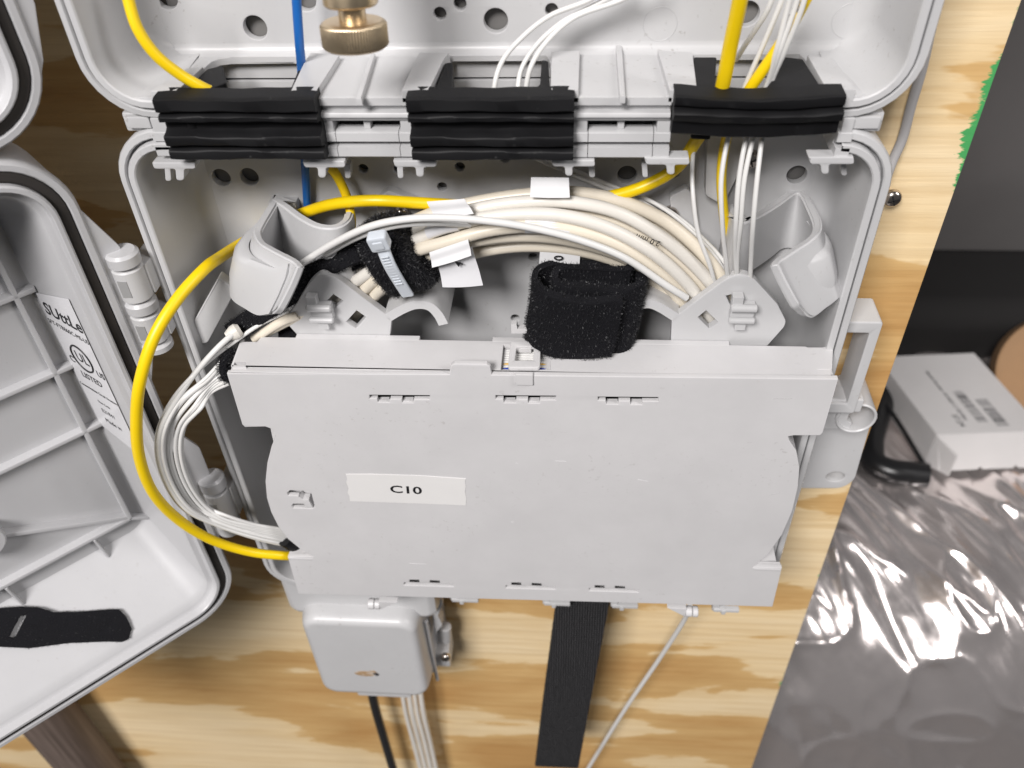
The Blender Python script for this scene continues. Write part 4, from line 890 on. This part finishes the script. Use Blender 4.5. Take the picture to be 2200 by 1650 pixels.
# ================================================================== fibre loop on the left of the tray
LOOP = 'white fibres looping left of the tray'
lp_lab = ['outermost', 'second outermost', 'third outermost', 'fourth outermost', 'fifth outermost', 'fifth innermost', 'fourth innermost', 'third innermost', 'second innermost', 'innermost']
starts = [(620, 668, -20), (503, 715, -25), (480, 772, -27.5), (478, 782, -28), (480, 792, -28.5), (482, 800, -29), (484, 806, -29.3), (486, 812, -29.6), (489, 818, -30), (492, 824, -30)]
for i in range(10):
    rr = random.Random(40+i); x0 = 336+i*6.4+rr.uniform(-3.5, 3.5); Yb = -37.5+i*0.35+rr.uniform(-0.9, 0.9); ty = i*3.0
    st_ = starts[i]; pts = [st_]
    if i == 0: pts += [(560, 696, -22), (505, 733, -25), (440, 783, -30)]
    elif i == 1: pts += [(470, 745, -28), (425, 795, -31)]
    else: pts += [(440+i*1.5, 803+i*4.5, -31)]
    j = rr.uniform(-4, 4)
    pts += [(x0+42, 852+i*3+j, -34.5), (x0+8, 915+j, Yb), (x0, 970, Yb-0.5), (x0+20, 1040, Yb), (x0+62-i*0.5, 1096-ty*0.2, Yb+1), (470+i*1.5, 1134-ty*0.9+j, -34), (550, 1157-ty*1.1, -32), (615, 1172-ty*1.25, -29.5), (650, 1180-ty*1.1, -27.5)]
    cable('thin_fibre', pts, 0.62 if i in (1, 3) else 0.44, 'fibre_white', lp_lab[i]+' white fibre of the loop left of the tray', 'fibre', LOOP)
tag(obj('black_tape_wrap', tube([P(612, 1158, -30), P(625, 1166, -29.5), P(640, 1176, -28.8)], 2.0, 14, 4), 'rubber'), 'short black tape wrap where the white fibres enter the tray', 'tape')
for i, (q, l_) in enumerate((([(590, 700, -20), (640, 668, -19), (690, 640, -18)], 'pale clear splice sleeve nearest the tray corner'), ([(570, 716, -20.5), (620, 690, -20), (665, 668, -19.5)], 'pale clear splice sleeve tucked behind the left bracket plate'), ([(545, 728, -21.5), (600, 694, -21), (640, 676, -20.5)], 'longest pale splice sleeve running along the black strap'))):
    cable('splice_sleeve', q, 1.0, 'cream_jacket', l_, 'sleeve', 'splice sleeves by the black strap')
tag(obj('cable_end', lathe([(0.9, -1.5), (1.6, 0), (1.7, 1.0), (1.2, 1.8)], P(500, 716, -24.5), (P(540, 694, -22)-P(500, 716, -24.5)), 18), 'white_jacket'), 'white cable end cap at the tip of the black strap', 'cap')

# ================================================================== small closure below
cl = thing('small_closure', (-58, -1, -266), 'small grey plastic closure box below the tray, with a brown smudge', 'closure')
kw = dict(x0=-79.5, x1=-43.2, z0=-264.0, z1=-219.0, r=6, mode='full', arc=8)
obj('cover', rim_loft([(-2.2, -1), (-2.2, -9), (-1.8, -9.6), (-0.4, -9.7), (-0.2, -10.2), (0.3, -21.5), (0.6, -23.8), (1.1, -25.2), (1.9, -26.0), (2.8, -26.25), (3.6, -26.3)], XZ, True, cap_last=True, **kw), 'closure_grey' if 'closure_grey' in MATS else 'grey', cl)
obj('bottom_lip', box(-68, -50, -25.4, -4, -265.6, -262, 0.6), 'grey', cl)
obj('neck_flange', rim_loft([(-0.4, -1), (0, -17), (0.6, -19.6), (2.0, -20.6), (3.0, -20.8)], XZ, True, cap_last=True, x0=-84.0, x1=-38.2, z0=-226.5, z1=-206, r=4, mode='full'), 'grey', cl)
for s, xx in ((-1, -81.2), (1, -41.4)):
    ear = [(xx, -219), (xx+s*3.4, -222), (xx+s*3.8, -226), (xx+s*1.6, -233), (xx+s*2.6, -238), (xx, -244)]
    obj('side_ear', plate([rounded(ear, 0.9)], -15, -11, bev=0.4), 'grey', cl)
sh_ = P(957, 1360, -9); obj('latch_barrel', lathe([(1.7, -4), (2.0, -3.6), (2.0, 4.0), (1.6, 4.4)], sh_, (0.08, 0, 1), 24), 'grey', cl)
sb_ = P(950, 1408, -11)
obj('screw_lug', join(box(sb_.x-3.6, sb_.x+2.8, -13, -4, sb_.z-3.8, sb_.z+4.4, 0.5), box(sb_.x-5, sb_.x-2, -14, -8, sb_.z-6.5, sb_.z+1.5, 0.4)), 'grey', cl)
obj('hinge_rod', tube([P(915, 1335, -19), P(930, 1410, -18), P(940, 1460, -16)], 0.6, 8, 4), 'grey', cl)
screw(957, 1412, -13.4, 1.7, 'steel screw in the lug of the small closure')
def smudge():
    m, N, L, b = newmat('smudge'); tc = N.new('ShaderNodeTexCoord'); n = N.new('ShaderNodeTexNoise'); n.inputs['Scale'].default_value = 500; n.inputs['Detail'].default_value = 5; L.new(tc.outputs['Object'], n.inputs['Vector'])
    r = N.new('ShaderNodeValToRGB'); r.color_ramp.elements[0].position = 0.42; r.color_ramp.elements[0].color = (0.40, 0.26, 0.14, 1); r.color_ramp.elements[1].position = 0.6; r.color_ramp.elements[1].color = (0.52, 0.44, 0.36, 1)
    L.new(n.outputs[0], r.inputs[0]); L.new(r.outputs[0], b.inputs['Base Color']); b.inputs['Roughness'].default_value = 0.5; MATS['smudge'] = m
smudge()
sm = [(760, 1446), (772, 1441), (790, 1443), (803, 1440), (812, 1447), (800, 1453), (782, 1453), (768, 1450)]
obj('smudge_mark', plate([rounded(PX(sm, -26.35), 0.5)], -26.36, -26.31, bev=0.01), 'smudge', cl)
obj('smudge_mark', plate([rounded(PX([(800, 1447), (808, 1445), (816, 1450), (810, 1453)], -26.38), 0.3)], -26.38, -26.33, bev=0.01), 'faded_ink', cl)
cable('black_cable', [(795, 1470, -10), (806, 1520, -10), (826, 1590, -10), (850, 1670, -10), (880, 1760, -10)], 1.7, 'black_plastic', 'black cable leaving the bottom of the small closure', 'cable')
for i in range(4):
    cable('grey_white_wire', [(862+i*13, 1470, -9-(i % 2)), (872+i*12.5, 1530, -9-(i % 2)), (890+i*12, 1600, -8), (908+i*11, 1670, -8), (930+i*11, 1760, -8)], 0.95, 'white_jacket', ['leftmost', 'second from left', 'third from left', 'rightmost'][i]+' of four white wires below the small closure', 'wire', 'white wires below the small closure')
cable('white_wire', [(1482, 1300, -20), (1473, 1326, -17), (1420, 1410, -13), (1345, 1520, -11), (1270, 1640, -10), (1240, 1690, -10)], 0.75, 'fibre_white', 'single white wire slanting down-left from under the tray', 'wire')
cable('grey_wire', [(2000, 60, -2.5), (1980, 150, -2.5), (1958, 225, -2.5), (1938, 300, -2.5), (1918, 345, -3), (1905, 380, -4)], 0.95, 'wire_grey', 'grey wire running down behind the right side of the enclosures', 'wire')
# dark round stick against the board
tag(obj('wooden_stick', lathe([(10.2, 0), (10.4, 1), (10.4, 290), (10.0, 291)], (-203, -11, -480), (0.0, 0, 1), 40), 'dark_wood'), 'dark brown round wooden stick against the board, bottom left', 'stick')

# ================================================================== things beyond the right edge of the board
from mathutils import noise as mnoise
prof = [(340, -357), (260, -355), (200, -354), (165, -354), (135, -354), (112, -356), (95, -360), (80, -367), (66, -378), (54, -393), (45, -412), (38, -440), (33, -480), (30, -540)]
rows = []; nx = 240
pp = smooth_path([Vector((0, y, z)) for y, z in prof], 14)
for i in range(nx+1):
    x = 84+(420-84)*i/nx; row = []
    for j, p in enumerate(pp):
        q = Vector((x*0.03+p.z*0.02, p.y*0.012, p.z*0.012))
        wv = mnoise.noise(q)*5.5+mnoise.noise(q*2.6)*2.2
        d1 = 1-abs(mnoise.noise(Vector((x*0.045+p.y*0.03, (p.y+p.z)*0.010-x*0.004, 3.1)))*2); d1 = d1**4
        d2 = 1-abs(mnoise.noise(Vector((x*0.02-p.z*0.02, p.z*0.03+x*0.016, 7.7)))*2); d2 = d2**6
        d3 = 1-abs(mnoise.noise(Vector((x*0.11+p.y*0.06, p.y*0.03, 1.3)))*2); d3 = d3**3
        top_ = max(0.0, min(1.0, (p.y-62)/40))
        wv += d1*(0.7+2.2*top_)+d2*(1.6+1.2*top_)+d3*0.8*top_
        row.append(Vector((x, p.y-wv*0.6, p.z+wv)))
    rows.append(row)
tag(obj('foil_bundle', grid(rows), 'foil', None, 80), 'crumpled silver foil insulation bundle right of the plywood board', 'foil')
ca, cb, cd = Vector((191, 167, -330)), Vector((1, 0.09, 0)).normalized(), Vector((-0.243, 0.97, 0)).normalized()
ctn = thing('white_carton', ca+Vector((20, 30, -24)), 'small white carton with barcode label and open front flap on the foil', 'carton')
CF = (ca, cb, cd, Vector((0, 0, 1)))
W_, L_, H_ = 56, 64, 23
obj('top_panel', plate([rect(0, W_, 0, L_)], -0.8, 0, CF, bev=0.15), 'carton', ctn)
obj('bottom_panel', plate([rect(0, W_, 0, L_)], -H_, -H_+0.7, CF, bev=0.15), 'carton', ctn)
for u0 in (0, W_-0.7): obj('side_panel', plate([rect(u0, u0+0.7, 0.3, L_)], -H_+0.71, -0.81, CF, bev=0.1), 'carton', ctn)
obj('back_panel', plate([rect(0.75, W_-0.75, L_-0.7, L_)], -H_+0.71, -0.81, CF, bev=0.1), 'carton', ctn)
fd = (-Vector((0, 0, 1))*0.93-cd*0.37).normalized(); fn = cb.cross(fd).normalized()
if fn.dot(CAM-ca) < 0: fn = -fn
flp = [(0.3, 0), (W_-0.3, 0), (W_-2, 21), (45, 21), (43.5, 19.4), (42, 21), (26, 21), (24.5, 19.4), (23, 21), (3.5, 21.2), (2.0, 19.5)]
obj('front_flap', plate([flp], -0.35, 0.35, (ca-Vector((0, 0, 0.4)), cb, fd, fn), bev=0.15), 'carton', ctn)
obj('dust_flap', plate([[(0, 0), (14, -3), (14, -18), (0, -22)]], -0.3, 0.3, (ca+cb*0.4-Vector((0, 0, 0.9)), (cb*0.35-cd*0.94).normalized(), Vector((0, 0, 1)), cb), bev=0.1), 'carton', ctn)
def onbox(px, py):
    q = PZ(px, py, -330)-ca; return (q.dot(cb), q.dot(cd))
up3 = Vector((0, 0, 1))
pr_u = (-cd).normalized(); pr_v = cb
def bprint(body, px, py, size, sx=1.0, bold=0.06):
    a_, b_ = onbox(px, py)
    obj('carton_print', text(body, size, ca+cb*a_+cd*b_, pr_u, pr_v, up3, 0.06, bold=bold, sx=sx), 'faded_ink', ctn)
bprint('Model Number 10-4425-C 120 fiber', 2044, 838, 2.6, 1.05)
bprint('37.24', 2060, 895, 4.2)
for (x0, y0, x1, y1, hh, sd) in ((2058, 828, 2110, 893, 5.5, 1), (2100, 842, 2150, 896, 6.5, 2)):
    a0 = Vector(onbox(x0, y0)); a1 = Vector(onbox(x1, y1)); rr = random.Random(sd); t = 0; bars = bmesh.new(); lst = []
    ln = (a1-a0).length; dr = Vector((0, -1)) ; t = 0.0
    while t < ln:
        w_ = rr.choice((0.35, 0.35, 0.7, 1.0)); o2 = a0+dr*t
        lst.append(plate([rect(o2.x, o2.x+hh, o2.y-w_, o2.y)], 0.03, 0.07, CF, bev=0.005, seg=1)); t += w_+rr.choice((0.35, 0.6, 0.9))
    obj('barcode', join(*lst), 'faded_ink', ctn, 0, kind='stuff')
bz = -346
bt = [PZ(1905, 840, bz), PZ(1885, 900, bz), PZ(1872, 955, bz), PZ(1880, 995, bz), PZ(1915, 1012, bz), PZ(1960, 1018, bz), PZ(1992, 1022, bz)]
tag(obj('black_hose', tube(bt, 6.5, 18, 8), 'black_plastic'), 'bent black plastic hose lying left of the white carton', 'hose')
tag(obj('black_wire', tube([PZ(1905, 870, -340), PZ(1935, 915, -342), PZ(1962, 960, -345), PZ(1992, 1010, -346)], 1.3, 10, 6), 'black_plastic'), 'thin black wire between the hose and the white carton', 'wire')
rc = P(2275, 800, 215)
tag(obj('cardboard_tube', lathe([(20, -2), (30, -2), (31.5, -1), (31.5, 16), (20, 16)], rc, (0.25, 0.75, -0.6), 48), 'cardboard'), 'round brown cardboard tube end at the right edge of the picture', 'tube')
tag(obj('black_block', box(95, 420, 258, 334, -480, -318, 16, 6), 'black_panel'), 'black block behind the white carton', 'crate')  # near-black block filling the area behind the carton
tag(obj('grey_cabinet', box(60, 560, 338, 700, -500, 400, 3), 'dark_panel'), 'dark grey cabinet side in the top right background', 'cabinet')
fl_ = obj('floor', box(-1500, 2500, -2500, 1500, -1400, -1395, 0), 'dark_panel'); tag(fl_, kind='structure')
